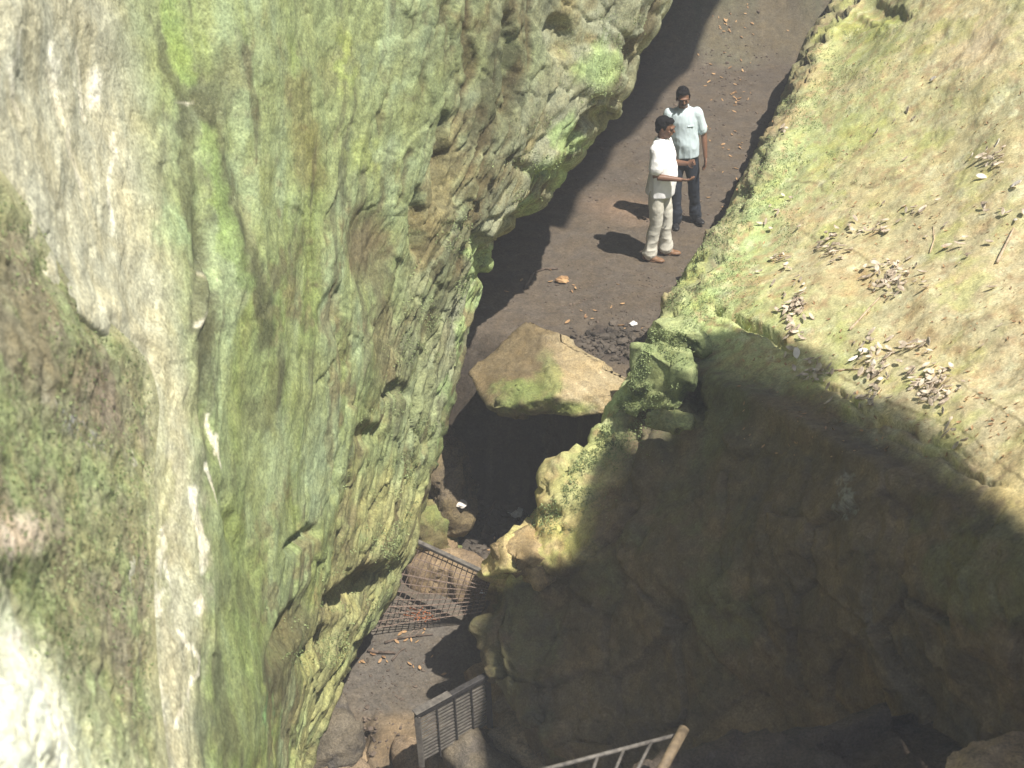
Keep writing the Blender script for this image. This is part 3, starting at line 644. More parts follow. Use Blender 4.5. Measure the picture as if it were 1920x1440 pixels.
def bars(name, segs, mat, parent, r=.006, n=6, origin=None, jit=0, seed=0):
    rnd = random.Random(seed); bm = bmesh.new(); o0 = Vector(origin if origin is not None else parent.location if parent else (0, 0, 0))
    for s_ in segs:
        a, b = Vector(s_[0]) - o0, Vector(s_[1]) - o0; rr = s_[2] if len(s_) > 2 else r
        if jit:
            m = 5; pts = [a.lerp(b, k / m) + Vector([rnd.uniform(-jit, jit) for _ in range(3)]) for k in range(m + 1)]
            for p_, q_ in zip(pts[:-1], pts[1:]): bar_bm(bm, p_, q_, rr, n)
        else: bar_bm(bm, a, b, rr, n)
    me = bpy.data.meshes.new(name); bm.to_mesh(me); bm.free()
    return link(name, me, mat, parent, smooth=n > 6)
def box_beam(name, a, b, w_, h_, mat, parent, upv=(0, 0, 1)):
    o0 = parent.location; a = Vector(a) - o0; b = Vector(b) - o0; z = (b - a).normalized(); u_ = Vector(upv); x_ = z.cross(u_).normalized(); u_ = x_.cross(z)
    bm = bmesh.new(); vs = []
    for p in (a, b):
        for sx, sy in ((-1, -1), (1, -1), (1, 1), (-1, 1)): vs.append(bm.verts.new(p + x_ * sx * w_ / 2 + u_ * sy * h_ / 2))
    for f in ((0, 1, 2, 3), (7, 6, 5, 4), (0, 4, 5, 1), (1, 5, 6, 2), (2, 6, 7, 3), (3, 7, 4, 0)): bm.faces.new([vs[i] for i in f])
    bmesh.ops.recalc_face_normals(bm, faces=bm.faces); bmesh.ops.bevel(bm, geom=bm.edges[:], offset=.004, segments=1, affect='EDGES')
    me = bpy.data.meshes.new(name); bm.to_mesh(me); bm.free(); return link(name, me, mat, parent, smooth=False)
bil = lambda TL, TR, BR, BL, u, v: (TL * (1 - u) + TR * u) * (1 - v) + (BL * (1 - u) + BR * u) * v

TL, TR, BR, BL = PZ(728, 994, -1.30), PZ(926, 1082, -1.45), PZ(906, 1146, -2.02), PZ(640, 1190, -2.20)
root = empty('wire_mesh_panel', PZ(850, 1150, -2.2)); tag(root, 'bent rusty wire mesh panel leaning across the narrow gap above the trodden floor', 'wire mesh')
sag = lambda u, v: np.array([.02 * math.sin(u * 7 + v * 3), .05 * math.sin(v * 5 + u * 4), .03 * math.sin(u * 5 - v * 6)])
g = lambda u, v: bil(TL, TR, BR, BL, u, v) + sag(u, v) * .4
segs = []; NR, NCn = 11, 22
for i in range(NR + 1):
    for k in range(16): segs.append((g(k / 16, i / NR), g((k + 1) / 16, i / NR), .0055 if i % 4 else .008))
for j in range(NCn + 1):
    for k in range(6): segs.append((g(j / NCn, k / 6), g(j / NCn, (k + 1) / 6), .0045))
bars('wire_grid', segs, M_rust, root, n=5)
box_beam('top_rail', g(0, 0) + np.array([0, 0, .02]), g(1, 0) + np.array([0, 0, .02]), .05, .035, M_grey, root)
TL, TR, BR, BL = PZ(690, 1095, -2.16), PZ(850, 1150, -2.26), PZ(776, 1196, -2.28), PZ(650, 1150, -2.22)
root = empty('fallen_mesh_sheet', PZ(770, 1150, -2.33)); tag(root, 'torn orange-rusted wire mesh sheet lying on the floor in front of the leaning panel', 'wire mesh')
g = lambda u, v: bil(TL, TR, BR, BL, u, v) + sag(u, v) * .6 + np.array([0, 0, .02])
segs = []; 
for i in range(9): segs += [(g(k / 10, i / 8), g((k + 1) / 10, i / 8)) for k in range(10)]
for j in range(15): segs += [(g(j / 14, k / 5), g(j / 14, (k + 1) / 5)) for k in range(5)]
bars('wire_grid', segs, M_rust, root, r=.0042, n=5)
segs = [(g(.72 + .05 * k, .15 + .03 * k) + np.array([0, 0, .012]), g(.78 + .05 * k, .62) + np.array([0, 0, .012])) for k in range(4)] + [(g(.62, .3 + .1 * k) + np.array([0, 0, .012]), g(.98, .22 + .1 * k) + np.array([0, 0, .012])) for k in range(3)]
bars('rusted_wires', segs, M_rust2, root, r=.007, n=5)

TL, TR = PZ(782, 1338, -1.52), PZ(914, 1266, -1.50); DN = np.array([0.02, 0.0, -.62])
root = empty('slatted_gate', tuple(TL + DN)); tag(root, 'dark slatted iron gate standing at the foot of the boulder below the floor', 'gate')
g = lambda u, v: bil(TL, TR, TR + DN, TL + DN, u, v)
box_beam('top_rail', g(-.02, 0), g(1.02, 0), .055, .05, M_iron, root); box_beam('gate_post', g(0, .035), g(0, 1), .05, .05, M_grey, root); box_beam('gate_post', g(1, .035), g(1, 1), .05, .05, M_iron, root)
box_beam('cap_plate', g(-.04, -.045), g(.46, -.045), .075, .012, M_grey, root)
bars('slats', [(g(.03, .09 + k * .062), g(.97, .09 + k * .062), .011) for k in range(14)], M_grey, root, n=4)
for u in (.27, .52, .76): bars('upright', [(g(u, .035) + np.array([0, -.02, 0]), g(u, 1) + np.array([0, -.02, 0]), .009)], M_iron, root, n=6)

A, B_ = P(985, 1452, 8.1), P(1278, 1376, 8.55)
root = empty('iron_handrail', tuple(P(1235, 1450, 8.3))); tag(root, 'worn tan metal handrail with uprights at the bottom edge in front of the boulder', 'handrail')
bars('top_rail', [(A, B_, .013)], M_grey, root, n=8)
bars('end_post', [(P(1283, 1366, 8.5), P(1226, 1470, 8.3), .032)], M_tanrail, root, n=10)
for f_, dx in ((.80, -22), (.62, -18), (.45, -14)):
    a_ = A * (1 - f_) + B_ * f_; px_, py_ = pix(a_); bars('upright', [(a_, P(px_ + dx * 1.4, py_ + 60, 8.2), .010)], M_grey, root, n=8)
A, B_ = P(1120, 1475, 8.0), P(1300, 1424, 8.3)

# ================================================================== DRY LEAVES, TWIGS, SCRAPS
M_leaf = simple_mat('dry_leaf', (.40, .30, .21), .75, .35, 14, .3, col2=(.78, .68, .54))
M_leafp = simple_mat('pale_dry_leaf', (.80, .74, .66), .7, .15, 14, .3)
M_leafb = simple_mat('brown_floor_leaf', (.30, .17, .09), .75, .3, 9, .3, col2=(.5, .32, .16))
M_twig = simple_mat('bare_twig', (.45, .35, .24), .8, .3, 30, .4)
M_stick = simple_mat('dark_stick', (.12, .09, .07), .85, .3, 30, .4)
M_scrap = simple_mat('white_plastic', (.78, .78, .76), .5, .06, 12, .3)
M_stone = simple_mat('pale_pebble', (.55, .52, .48), .85, .2, 12, .5)
def leaf_geo(rnd, size, bm, loc, nor, curl=None):
    """a curled pointed leaf with a midrib fold, a few faces, set at a random turn on the surface"""
    n = Vector(nor).normalized(); t_ = n.orthogonal().normalized(); t_.rotate(Matrix.Rotation(rnd.uniform(0, 6.283), 3, n)); s_ = n.cross(t_)
    tilt = rnd.uniform(-.5, .5); n2 = (n + t_ * tilt + s_ * rnd.uniform(-.4, .4)).normalized(); t_ = (t_ - n2 * t_.dot(n2)).normalized(); s_ = n2.cross(t_)
    c_ = rnd.uniform(.15, .7) if curl is None else curl; wd_ = rnd.uniform(.32, .5); rows = []; base = Vector(loc) + n * size * .10
    for i in range(6):
        f = i / 5; ww = math.sin(math.pi * min(1, .06 + f * .92)) ** .8 * wd_ * size * .5; L = (f - .5) * size; hgt = c_ * size * ((f - .5) ** 2) * 1.4
        row = []
        for sx in (-1, 0, 1): row.append(bm.verts.new(base + t_ * L + s_ * sx * ww + n2 * (hgt + abs(sx) * ww * .5 * (1 + c_))))
        rows.append(row)
    for a, b in zip(rows[:-1], rows[1:]):
        bm.faces.new((a[0], a[1], b[1], b[0])); bm.faces.new((a[1], a[2], b[2], b[1]))
def solid(o, th):
    m = o.modifiers.new('thickness', 'SOLIDIFY'); m.thickness = th
    me = eval_mesh(o); o.modifiers.clear(); o.data = me; return o
rnd = random.Random(5)
clusters = [(1670, 518, 42, 30, 75), (1648, 690, 40, 52, 50), (1745, 722, 48, 34, 80), (1492, 600, 24, 52, 50), (1560, 462, 28, 30, 34), (1630, 428, 55, 14, 22), (1468, 490, 18, 16, 14), (1855, 300, 42, 20, 16),
            (1880, 392, 50, 12, 8), (1535, 700, 34, 22, 26), (1615, 748, 34, 12, 14), (1500, 565, 12, 40, 18), (1470, 245, 12, 10, 4), (1700, 655, 60, 20, 18), (1780, 480, 60, 60, 7), (1860, 560, 60, 120, 6), (1600, 230, 120, 120, 6), (1450, 420, 40, 60, 10), (1720, 400, 60, 16, 12), (1800, 800, 60, 30, 6)]
bm = bmesh.new()
for cx, cy, rx, ry, n in clusters:
    for _ in range(n):
        px = rnd.gauss(cx, rx * .55); py = rnd.gauss(cy, ry * .55); h = hit(px, py, RR)
        if h: leaf_geo(rnd, rnd.uniform(.05, .10), bm, h[0] + h[1] * rnd.uniform(0, .02), h[1])
me = bpy.data.meshes.new('leaf_litter'); bm.to_mesh(me); bm.free(); o = link('leaf_litter', me, M_leaf); solid(o, .0015); tag(o, 'small dry tan leaves heaped in patches on the sunlit giant boulder', 'leaf litter', kind='stuff')
bm = bmesh.new()
for cx, cy, rx, ry, n in [(1390, 45, 50, 20, 22), (1360, 130, 60, 40, 14), (1385, 180, 25, 12, 14), (1350, 240, 60, 60, 16), (1385, 320, 30, 60, 10), (1350, 400, 40, 30, 6), (1090, 590, 60, 30, 6), (1180, 610, 20, 10, 3), (1020, 515, 60, 30, 4), (1150, 560, 80, 30, 6), (850, 1010, 60, 50, 34), (730, 1240, 70, 12, 14), (780, 1195, 40, 14, 8)]:
    for _ in range(n):
        px = rnd.gauss(cx, rx * .6); py = rnd.gauss(cy, ry * .6); h = hit(px, py, gB)
        if h: leaf_geo(rnd, rnd.uniform(.035, .075), bm, h[0], h[1])
me = bpy.data.meshes.new('floor_leaves'); bm.to_mesh(me); bm.free(); o = link('floor_leaves', me, M_leafb); solid(o, .0015); tag(o, 'small brown fallen leaves scattered over the dark earth floor', 'fallen leaves', kind='stuff')
bm = bmesh.new()
for _ in range(900):
    h = hit(rnd.uniform(1380, 1960), rnd.uniform(120, 860), RR)
    if h: leaf_geo(rnd, rnd.choice((.012, .016, .02, .028, .04)), bm, h[0], h[1])
me = bpy.data.meshes.new('leaf_crumbs'); bm.to_mesh(me); bm.free(); o = link('leaf_crumbs', me, M_leafb); tag(o, 'tiny brown leaf crumbs strewn over the sunlit slope of the boulder', 'leaf litter', kind='stuff')
for cx, cy, sz, lab in [(1496, 668, .15, 'broad pale leaf at the corner of the shadow on the boulder'), (1622, 662, .12, 'upper pale leaf of the upright pair in the middle leaf heap'), (1640, 690, .13, 'long pale leaf in the middle leaf heap on the boulder'),
                        (1652, 716, .13, 'pale folded leaf at the lower end of the middle leaf heap'), (1600, 676, .10, 'small pale leaf at the left rim of the middle leaf heap'), (1824, 296, .12, 'broad pale leaf on the bare slope high on the right side'), (1842, 334, .11, 'whitish leaf just below the broad pale one high on the right'),
                        (1752, 150, .11, 'single narrow white leaf lying alone on the moss near the top right'), (1908, 350, .14, 'long pale leaf at the right edge of the photo'), (1906, 415, .09, 'small cream leaf near the right edge below the long pale leaf'), (1872, 272, .10, 'tan curled leaf above the broad pale leaf high on the right')]:
    h = hit(cx, cy, RR)
    if not h: continue
    bm = bmesh.new(); leaf_geo(rnd, sz, bm, (0, 0, 0), h[1], curl=.35); me = bpy.data.meshes.new('dry_leaf'); bm.to_mesh(me); bm.free()
    o = link('dry_leaf', me, M_leafp); o.location = h[0]; solid(o, .0018); tag(o, lab, 'leaf', 'large pale leaves on the giant boulder')
def twig(pts, r, mat, label, surf, name='twig', lift=1.0, cat='twig'):
    P3 = []
    for a, b in pts:
        h = hit(a, b, surf)
        if h: P3.append(h[0] + h[1] * r * lift)
    o0 = P3[0]; bm = bmesh.new()
    for k in range(len(P3) - 1): bar_bm(bm, P3[k] - o0, P3[k + 1] - o0, r * (1 - .6 * k / len(P3)), 6, r * (1 - .6 * (k + 1) / len(P3)))
    me = bpy.data.meshes.new(name); bm.to_mesh(me); bm.free(); o = link(name, me, mat); o.location = o0; tag(o, label, cat); return o
twig([(1594, 620), (1610, 604), (1632, 578), (1650, 560)], .011, M_twig, 'thin pale twig lying between the two upper leaf heaps on the boulder', RR)
twig([(1560, 696), (1585, 694), (1612, 693), (1640, 700)], .007, M_twig, 'straight thin twig running into the middle leaf heap', RR)
twig([(1870, 495), (1885, 465), (1902, 430)], .013, M_twig, 'short pale stick on the brown slope near the right edge', RR)
twig([(1744, 475), (1752, 450), (1750, 425)], .006, M_twig, 'fine curved twig on the boulder between leaf patches', RR)
twig([(722, 1207), (745, 1199), (780, 1194), (812, 1191)], .014, M_stick, 'long thin stick lying on the lower floor at the end of the fallen mesh', gB, 'stick', 1.2, 'stick')
twig([(690, 1222), (710, 1225), (742, 1226)], .018, M_stick, 'short dark stick lying left of the long thin stick', gB, 'stick', 1.2, 'stick')
twig([(735, 1240), (750, 1222), (760, 1216)], .010, M_stick, 'small forked twig beside the short dark stick on the lower floor', gB, 'stick', 1.2, 'stick')
twig([(985, 540), (1000, 512), (1020, 506), (1046, 505)], .02, M_stick, 'dark root lying in the shade at the left of the upper passage', gB, 'root', .6, 'root')
twig([(905, 1010), (915, 975), (930, 935)], .02, M_stick, 'dim straight pole slanting up out of the rubble below the slab', gB, 'pole', 1.2, 'pole')
def crumple(name, px, py, sz, mat, label, cat, surf, sq=.5, seed=0):
    h = hit(px, py, surf); bm = bmesh.new(); bmesh.ops.create_icosphere(bm, subdivisions=3, radius=sz)
    co = np.array([v.co[:] for v in bm.verts]); hh, e = cells(co / sz * 1.3 + seed * 7, seed); n = fbm(co / sz * 2 + seed, 3, seed)
    for v, k in zip(bm.verts, hh * .35 + n * .2): v.co *= 1 + k; v.co.z *= sq
    me = bpy.data.meshes.new(name); bm.to_mesh(me); bm.free(); o = link(name, me, mat, smooth=False); o.location = h[0] + Vector((0, 0, sz * sq * .7)); tag(o, label, cat); return o
crumple('plastic_scrap', 966, 964, .085, M_scrap, 'crumpled white plastic scrap lying beside the tan edge of the boulder', 'scrap', None, .5, 3)
crumple('plastic_scrap', 862, 946, .06, M_stone, 'dull pale scrap in the dark rubble left of the white one', 'scrap', None, .4, 4)
crumple('pebble', 1187, 610, .035, M_scrap, 'white pebble on the dark mud below the two men', 'pebble', gB, .7, 5)
crumple('stone_lump', 1055, 528, .07, M_leafb, 'small orange brown lump of earth on the upper floor', 'stone', gB, .5, 6)
crumple('pebble', 903, 1113, .03, M_scrap, 'small white pebble at the right end of the wire mesh', 'pebble', None, .7, 7)

def chips(name, zones, mat, label, cat):
    bm = bmesh.new()
    for cx, cy, rx, ry, n, lo, hi in zones:
        for _ in range(n):
            h = hit(rnd.gauss(cx, rx * .6), rnd.gauss(cy, ry * .6), gB)
            if not h or h[1][2] < .3: continue
            sz = rnd.uniform(lo, hi) * (1 if rnd.random() > .1 else 1.7); res = bmesh.ops.create_icosphere(bm, subdivisions=1, radius=sz)
            M = Matrix.Translation(h[0] + Vector((0, 0, sz * .2))) @ Matrix.Rotation(rnd.uniform(0, 6), 4, 'Z') @ Matrix.Rotation(rnd.uniform(-.5, .5), 4, 'X') @ Matrix.Diagonal((rnd.uniform(.7, 1.6), rnd.uniform(.6, 1), rnd.uniform(.35, .8), 1))
            for v in res['verts']: v.co *= rnd.uniform(.7, 1.2)
            bmesh.ops.transform(bm, matrix=M, verts=res['verts'])
    me = bpy.data.meshes.new(name); bm.to_mesh(me); bm.free(); o = link(name, me, mat, smooth=False); tag(o, label, cat, kind='stuff')
M_chip = simple_mat('earth_chips', (.085, .066, .052), .9, .4, 4, .5, col2=(.17, .13, .10)); M_rub = simple_mat('dark_rubble', (.05, .042, .036), .9, .4, 5, .5, col2=(.12, .10, .08))
chips('gravel', [(1150, 560, 150, 60, 260, .006, .016), (1250, 300, 150, 150, 260, .008, .02), (1380, 150, 70, 90, 160, .01, .025), (760, 1260, 120, 80, 260, .004, .013), (660, 1380, 80, 40, 160, .008, .025)], M_chip, 'small stones and clods on the trodden earth floor', 'gravel')
chips('rubble', [(1165, 645, 80, 26, 460, .012, .04), (880, 985, 80, 40, 420, .02, .055), (860, 1060, 90, 40, 160, .015, .04)], M_rub, 'dark broken rubble on the lower floor below the slab', 'rubble')

# small leafy moss on the earth bank (nobody could count it)
M_mosslet = simple_mat('moss_leaflet', (.10, .15, .045), .6, .4, 3, .1, col2=(.30, .36, .17))
bm = bmesh.new(); BK = [SURF[1]]
for _ in range(5200):
    px = rnd.uniform(-40, 285); py = rnd.uniform(340, 1460); h = hit(px, py, BK + [SURF[0]])
    if not h or vnoise(np.array([[h[0][0] * 3, h[0][1] * 3, h[0][2] * 3]]), 3)[0] < -.15: continue
    hb = hit(px, py, BK)
    if not hb or abs(hb[2] - h[2]) > .01: continue
    if py - px * 1.3 > 1120 + rnd.uniform(-60, 60): continue
    s_ = rnd.uniform(.004, .011); n = (h[1] + Vector([rnd.uniform(-.7, .7) for _ in range(3)])).normalized(); t_ = n.orthogonal().normalized(); t_.rotate(Matrix.Rotation(rnd.uniform(0, 6.28), 3, n)); u_ = n.cross(t_); p = h[0] + h[1] * rnd.uniform(.002, .012)
    bm.faces.new([bm.verts.new(p + t_ * s_), bm.verts.new(p + u_ * s_ * .5 + n * s_ * .3), bm.verts.new(p - t_ * s_), bm.verts.new(p - u_ * s_ * .5 + n * s_ * .3)])
me = bpy.data.meshes.new('moss_leaflets'); bm.to_mesh(me); bm.free(); o = link('moss_leaflets', me, M_mosslet, smooth=False); tag(o, 'tiny leafy moss and liverwort covering the earth bank', 'moss', kind='stuff')

M_tuft = simple_mat('moss_tuft', (.17, .23, .08), .8, .45, 2.5, .1, col2=(.36, .44, .20))
bm = bmesh.new(); W_ = [[a for a, _ in SIL_R], [b for _, b in SIL_R]]
def tuft(h, s0):
    for _ in range(3):
        s_ = s0 * rnd.uniform(.5, 1.2); n = (h[1] + Vector([rnd.uniform(-.8, .8) for _ in range(3)])).normalized(); t_ = n.orthogonal().normalized(); t_.rotate(Matrix.Rotation(rnd.uniform(0, 6.28), 3, n)); p = h[0] + Vector([rnd.uniform(-s0, s0) for _ in range(3)])
        bm.faces.new([bm.verts.new(p + t_ * s_ * .35), bm.verts.new(p + n * s_), bm.verts.new(p - t_ * s_ * .35)])
for _ in range(15000):
    py = rnd.uniform(20, 1000); px = float(np.interp(py, W_[0], W_[1])) + abs(rnd.gauss(0, 1)) * (90 if py < 640 else 45)
    pn = vnoise(np.array([[px * .03, py * .03, 0.]]), 5)[0] + .5 * vnoise(np.array([[px * .1, py * .1, 0.]]), 6)[0]
    if pn < -.05: continue
    h = hit(px, py)
    if h and h[2] < 19: tuft(h, .016)
for _ in range(9000):
    py = rnd.uniform(20, 1250); px = float(np.interp(py, [a for a, _ in SIL_L], [b for _, b in SIL_L])) - abs(rnd.gauss(0, 1)) * 60
    pn = vnoise(np.array([[px * .03, py * .03, 9.]]), 5)[0] + .5 * vnoise(np.array([[px * .1, py * .1, 9.]]), 6)[0]
    if pn < .1: continue
    h = hit(px, py, [SURF[0]])
    if h: tuft(h, .014)
me = bpy.data.meshes.new('moss_tufts'); bm.to_mesh(me); bm.free(); o = link('moss_tufts', me, M_tuft, smooth=False); tag(o, 'short ragged moss growing along the edges of the rocks', 'moss', kind='stuff')

# ================================================================== PEOPLE
def skin_mat(): 
    m = simple_mat('brown_skin', (.17, .085, .05), .5, .1, 8, .05, spec=.4); return m
M_skin = skin_mat()
M_hair = simple_mat('black_hair', (.007, .006, .007), .75, .4, 90, .8, spec=.15)
M_white = simple_mat('white_cotton', (.88, .88, .90), .85, .03, 8, .2)
M_blue = simple_mat('pale_blue_cotton', (.54, .64, .68), .85, .05, 8, .2)
M_beige = simple_mat('beige_trousers', (.62, .60, .52), .85, .06, 10, .2)
M_navy = simple_mat('dark_denim', (.022, .028, .040), .85, .2, 30, .2)
M_tansh = simple_mat('tan_leather', (.20, .11, .06), .5, .2, 20, .1)
M_blk = simple_mat('black_leather', (.02, .02, .022), .4, .2, 20, .1)
M_eye = simple_mat('dark_eye', (.012, .01, .01), .2, .1, 20, 0)
def ell(bm, c_, r, rot=None, seg_=20):
    res = bmesh.ops.create_uvsphere(bm, u_segments=seg_, v_segments=seg_ // 2 + 2, radius=1)
    M = Matrix.Translation(Vector(c_)) @ (rot.to_4x4() if rot else Matrix()) @ Matrix.Diagonal((*r, 1)); bmesh.ops.transform(bm, matrix=M, verts=res['verts'])
def limb(bm, pts, radii, n=14, flat=1.0, upv=None):
    pts = [Vector(p) for p in pts]
    # densify with rounded joints
    dense = []; rr = []
    for i in range(len(pts) - 1):
        for k in range(4): dense.append(pts[i].lerp(pts[i + 1], k / 4)); rr.append(radii[i] * (1 - k / 4) + radii[i + 1] * k / 4)
    dense.append(pts[-1]); rr.append(radii[-1])
    rings = []
    for i, p in enumerate(dense):
        z = (dense[min(i + 1, len(dense) - 1)] - dense[max(i - 1, 0)]).normalized(); x_ = (Vector(upv).cross(z) if upv else z.orthogonal()).normalized(); y_ = z.cross(x_)
        rings.append([bm.verts.new(p + (x_ * math.cos(2 * math.pi * k / n) + y_ * math.sin(2 * math.pi * k / n) * flat) * rr[i]) for k in range(n)])
    if True:
        for a, b in zip(rings[:-1], rings[1:]):
            for k in range(n): bm.faces.new((a[k], a[(k + 1) % n], b[(k + 1) % n], b[k]))
        bm.faces.new(rings[0][::-1]); bm.faces.new(rings[-1])
    ell(bm, pts[0], (radii[0],) * 3, seg_=12); ell(bm, pts[-1], (radii[-1] * .98,) * 3, seg_=12)
def loft(bm, rings, n=28):
    R_ = []
    for cx, cy, z, rx, ry in rings: R_.append([bm.verts.new((cx + rx * math.cos(2 * math.pi * k / n), cy + ry * math.sin(2 * math.pi * k / n), z)) for k in range(n)])
    for a, b in zip(R_[:-1], R_[1:]):
        for k in range(n): bm.faces.new((a[k], a[(k + 1) % n], b[(k + 1) % n], b[k]))
    bm.faces.new(R_[0][::-1]); bm.faces.new(R_[-1])
def fuse(name, bm, mat, parent, vox=.006, smooth=4, wr=None):
    bmesh.ops.recalc_face_normals(bm, faces=bm.faces)
    me = bpy.data.meshes.new(name); bm.to_mesh(me); bm.free(); o = link(name, me, mat, parent)
    m = o.modifiers.new('fuse', 'REMESH'); m.mode = 'VOXEL'; m.voxel_size = vox
    m = o.modifiers.new('soften', 'SMOOTH'); m.iterations = smooth; m.factor = .5
    me = eval_mesh(o); o.modifiers.clear(); o.data = me; me.polygons.foreach_set('use_smooth', [True] * len(me.polygons)); me.materials.clear(); me.materials.append(mat)
    if wr:
        nvt = len(me.vertices); co = np.empty(nvt * 3, np.float32); me.vertices.foreach_get('co', co); co = co.reshape(-1, 3); no = np.empty(nvt * 3, np.float32); me.vertex_normals.foreach_get('vector', no); no = no.reshape(-1, 3)
        co = co + no * wr(co)[:, None]; me.vertices.foreach_set('co', co.astype(np.float32).ravel()); me.update()
    return o
def hand(bm, wrist, dirv, palm, side, curl):
    """palm, four unequal bent fingers and a thumb leaving the side of the palm"""
    d = Vector(dirv).normalized(); nrm = Vector(palm); nrm = (nrm - d * nrm.dot(d)).normalized(); s_ = d.cross(nrm).normalized() * side; w_ = Vector(wrist)
    R3 = Matrix((s_, d, nrm)).transposed()
    ell(bm, w_ + d * .045, (.040, .050, .015), R3, 14)
    for k, L in enumerate((.070, .078, .072, .056)):
        b0 = w_ + d * .082 + s_ * (.027 - .018 * k); a = curl * (1 + .15 * k); pts = [b0]; cur = b0; an = 0
        for f in (.42, .32, .26):
            an += a * .6; cur = cur + (d * math.cos(an) + nrm * math.sin(an)) * L * f; pts.append(cur)
        limb(bm, pts, (.0088, .0082, .0076, .0066), 8)
    b0 = w_ + d * .022 + s_ * .030; limb(bm, [b0, b0 + s_ * .022 + d * .026 + nrm * .008, b0 + s_ * .026 + d * .054 + nrm * .018], (.0115, .0098, .0085), 8)
def person(label, loc, rz, shirt_m, trou_m, shoe_m, armR, armL, feet, head_rot, head_tilt, belly, mous, lean=0, hem=.82):
    root = empty('person', loc, rz); tag(root, label, 'person'); root.scale = (.965 if not mous else .90, .965, .955)
    bm = bmesh.new()
    H = Matrix.Rotation(head_rot, 3, 'Z') @ Matrix.Rotation(head_tilt, 3, 'X'); hc = Vector((0, .02, 1.60))
    T = lambda p: hc + H @ Vector(p)
    ell(bm, T((0, -.012, .025)), (.076, .096, .096), H); ell(bm, T((0, .022, -.035)), (.058, .070, .072), H); ell(bm, T((0, .05, -.082)), (.030, .030, .024), H)
    limb(bm, [T((0, .085, .022)), T((0, .104, -.012))], (.008, .015), 10); ell(bm, T((0, .086, -.044)), (.026, .012, .009), H)
    ell(bm, T((0, .082, .034)), (.055, .016, .012), H)
    for s_ in (-1, 1): ell(bm, T((.078 * s_, -.008, -.006)), (.012, .022, .033), H, 12); ell(bm, T((.038 * s_, .066, -.012)), (.022, .018, .018), H, 12)
    limb(bm, [T((0, -.015, -.06)), (0, -.012, 1.46), (0, -.02, 1.38)], (.056, .056, .075), 16)
    loft(bm, [(0, 0, .86, .14, .10), (0, 0, 1.0, .135, .095 + belly * .5), (0, .0, 1.2, .155, .10), (0, -.01, 1.36, .165, .09), (0, -.015, 1.44, .12, .07)])
    for s_, arm in ((1, armR), (-1, armL)):
        sh, el_, wr_ = [Vector(p) for p in arm['p']]
        limb(bm, [sh + Vector((0, 0, -.02)), sh.lerp(el_, .45), el_, el_.lerp(wr_, .3), wr_], (.050, .046, .036, .037, .024), 14)
        hand(bm, wr_, arm['dir'], arm['palm'], arm['side'], arm['curl'])
    for s_ in (1, -1):
        fx, fy, fr = feet[0 if s_ > 0 else 1]; limb(bm, [(.085 * s_, 0, .88), (fx * .5 + .05 * s_, fy * .5 + .02, .48), (fx, fy, .09)], (.07, .052, .04), 12)
    fuse('body', bm, M_skin, root, .0042, 3)
    # shirt
    bm = bmesh.new(); zz = hem
    loft(bm, [(0, .0, zz, .195, .135 + belly * .6), (0, .005, zz + .08, .190, .130 + belly * .8), (0, .012 + belly * .3, 1.06, .180, .122 + belly), (0, .008, 1.2, .186, .122 + belly * .5), (0, 0, 1.33, .204, .118), (0, -.01, 1.41, .205, .104), (0, -.014, 1.455, .14, .086), (0, -.012, 1.482, .074, .068)])
    for s_, arm in ((1, armR), (-1, armL)):
        sh, el_, wr_ = [Vector(p) for p in arm['p']]; sh2 = sh + Vector((-.02 * s_, 0, .0))
        limb(bm, [sh2, sh2.lerp(el_, .35), sh2.lerp(el_, .68)], (.080, .078, .076), 16)
    def wr(co):
        n = fbm(co * np.array([9, 9, 5]) + loc[0], 3, 5); r_ = ridge(co * np.array([7, 7, 3.2]) + 4 + loc[0], 2, 9)
        return .010 * n + .015 * np.clip(r_ - .2, -1, 1) * (.4 + .6 * (1 - sst(1.25, 1.4, co[:, 2])))
    sh_o = fuse('shirt', bm, shirt_m, root, .007, 5, wr)
    bm = bmesh.new()
    for s_ in (-1, 1): limb(bm, [(.058 * s_, -.05, 1.492), (.066 * s_, .01, 1.482), (.045 * s_, .062, 1.458), (.028 * s_, .088, 1.425)], (.012, .013, .015, .008), 8, .6)
    fuse('collar', bm, shirt_m, sh_o, .005, 2)
    bm = bmesh.new(); limb(bm, [(-.12, .100 + belly * .3, 1.29), (-.06, .112 + belly * .3, 1.29)], (.012, .012), 8); fuse('shirt_pocket', bm, shirt_m, sh_o, .005, 1)
    # trousers
    bm = bmesh.new(); loft(bm, [(0, -.005, .76, .150, .11), (0, -.012, .86, .168, .122), (0, -.008, .96, .160, .115), (0, 0, 1.02, .15, .105)])
    for s_ in (1, -1):
        fx, fy, fr = feet[0 if s_ > 0 else 1]
        limb(bm, [(.082 * s_, -.01, .86), (.088 * s_ + fx * .1, fy * .25 + .01, .66), (fx * .55 + .04 * s_, fy * .55 + .022, .47), (fx * .9, fy * .9 - .004, .24), (fx, fy - .006, .085)], (.100, .090, .072, .070, .078), 18)
    def wr2(co):
        lo = 1 - sst(.15, .55, co[:, 2]); n = ridge(np.stack([co[:, 0] * 5 + co[:, 2] * 3, co[:, 1] * 5, co[:, 2] * 7], -1) + loc[0] * 3, 2, 3); m_ = fbm(co * 8 + loc[1], 3, 13)
        return .012 * (n - .1) * (.25 + lo) + .011 * m_
    fuse('trousers', bm, trou_m, root, .007, 3, wr2)
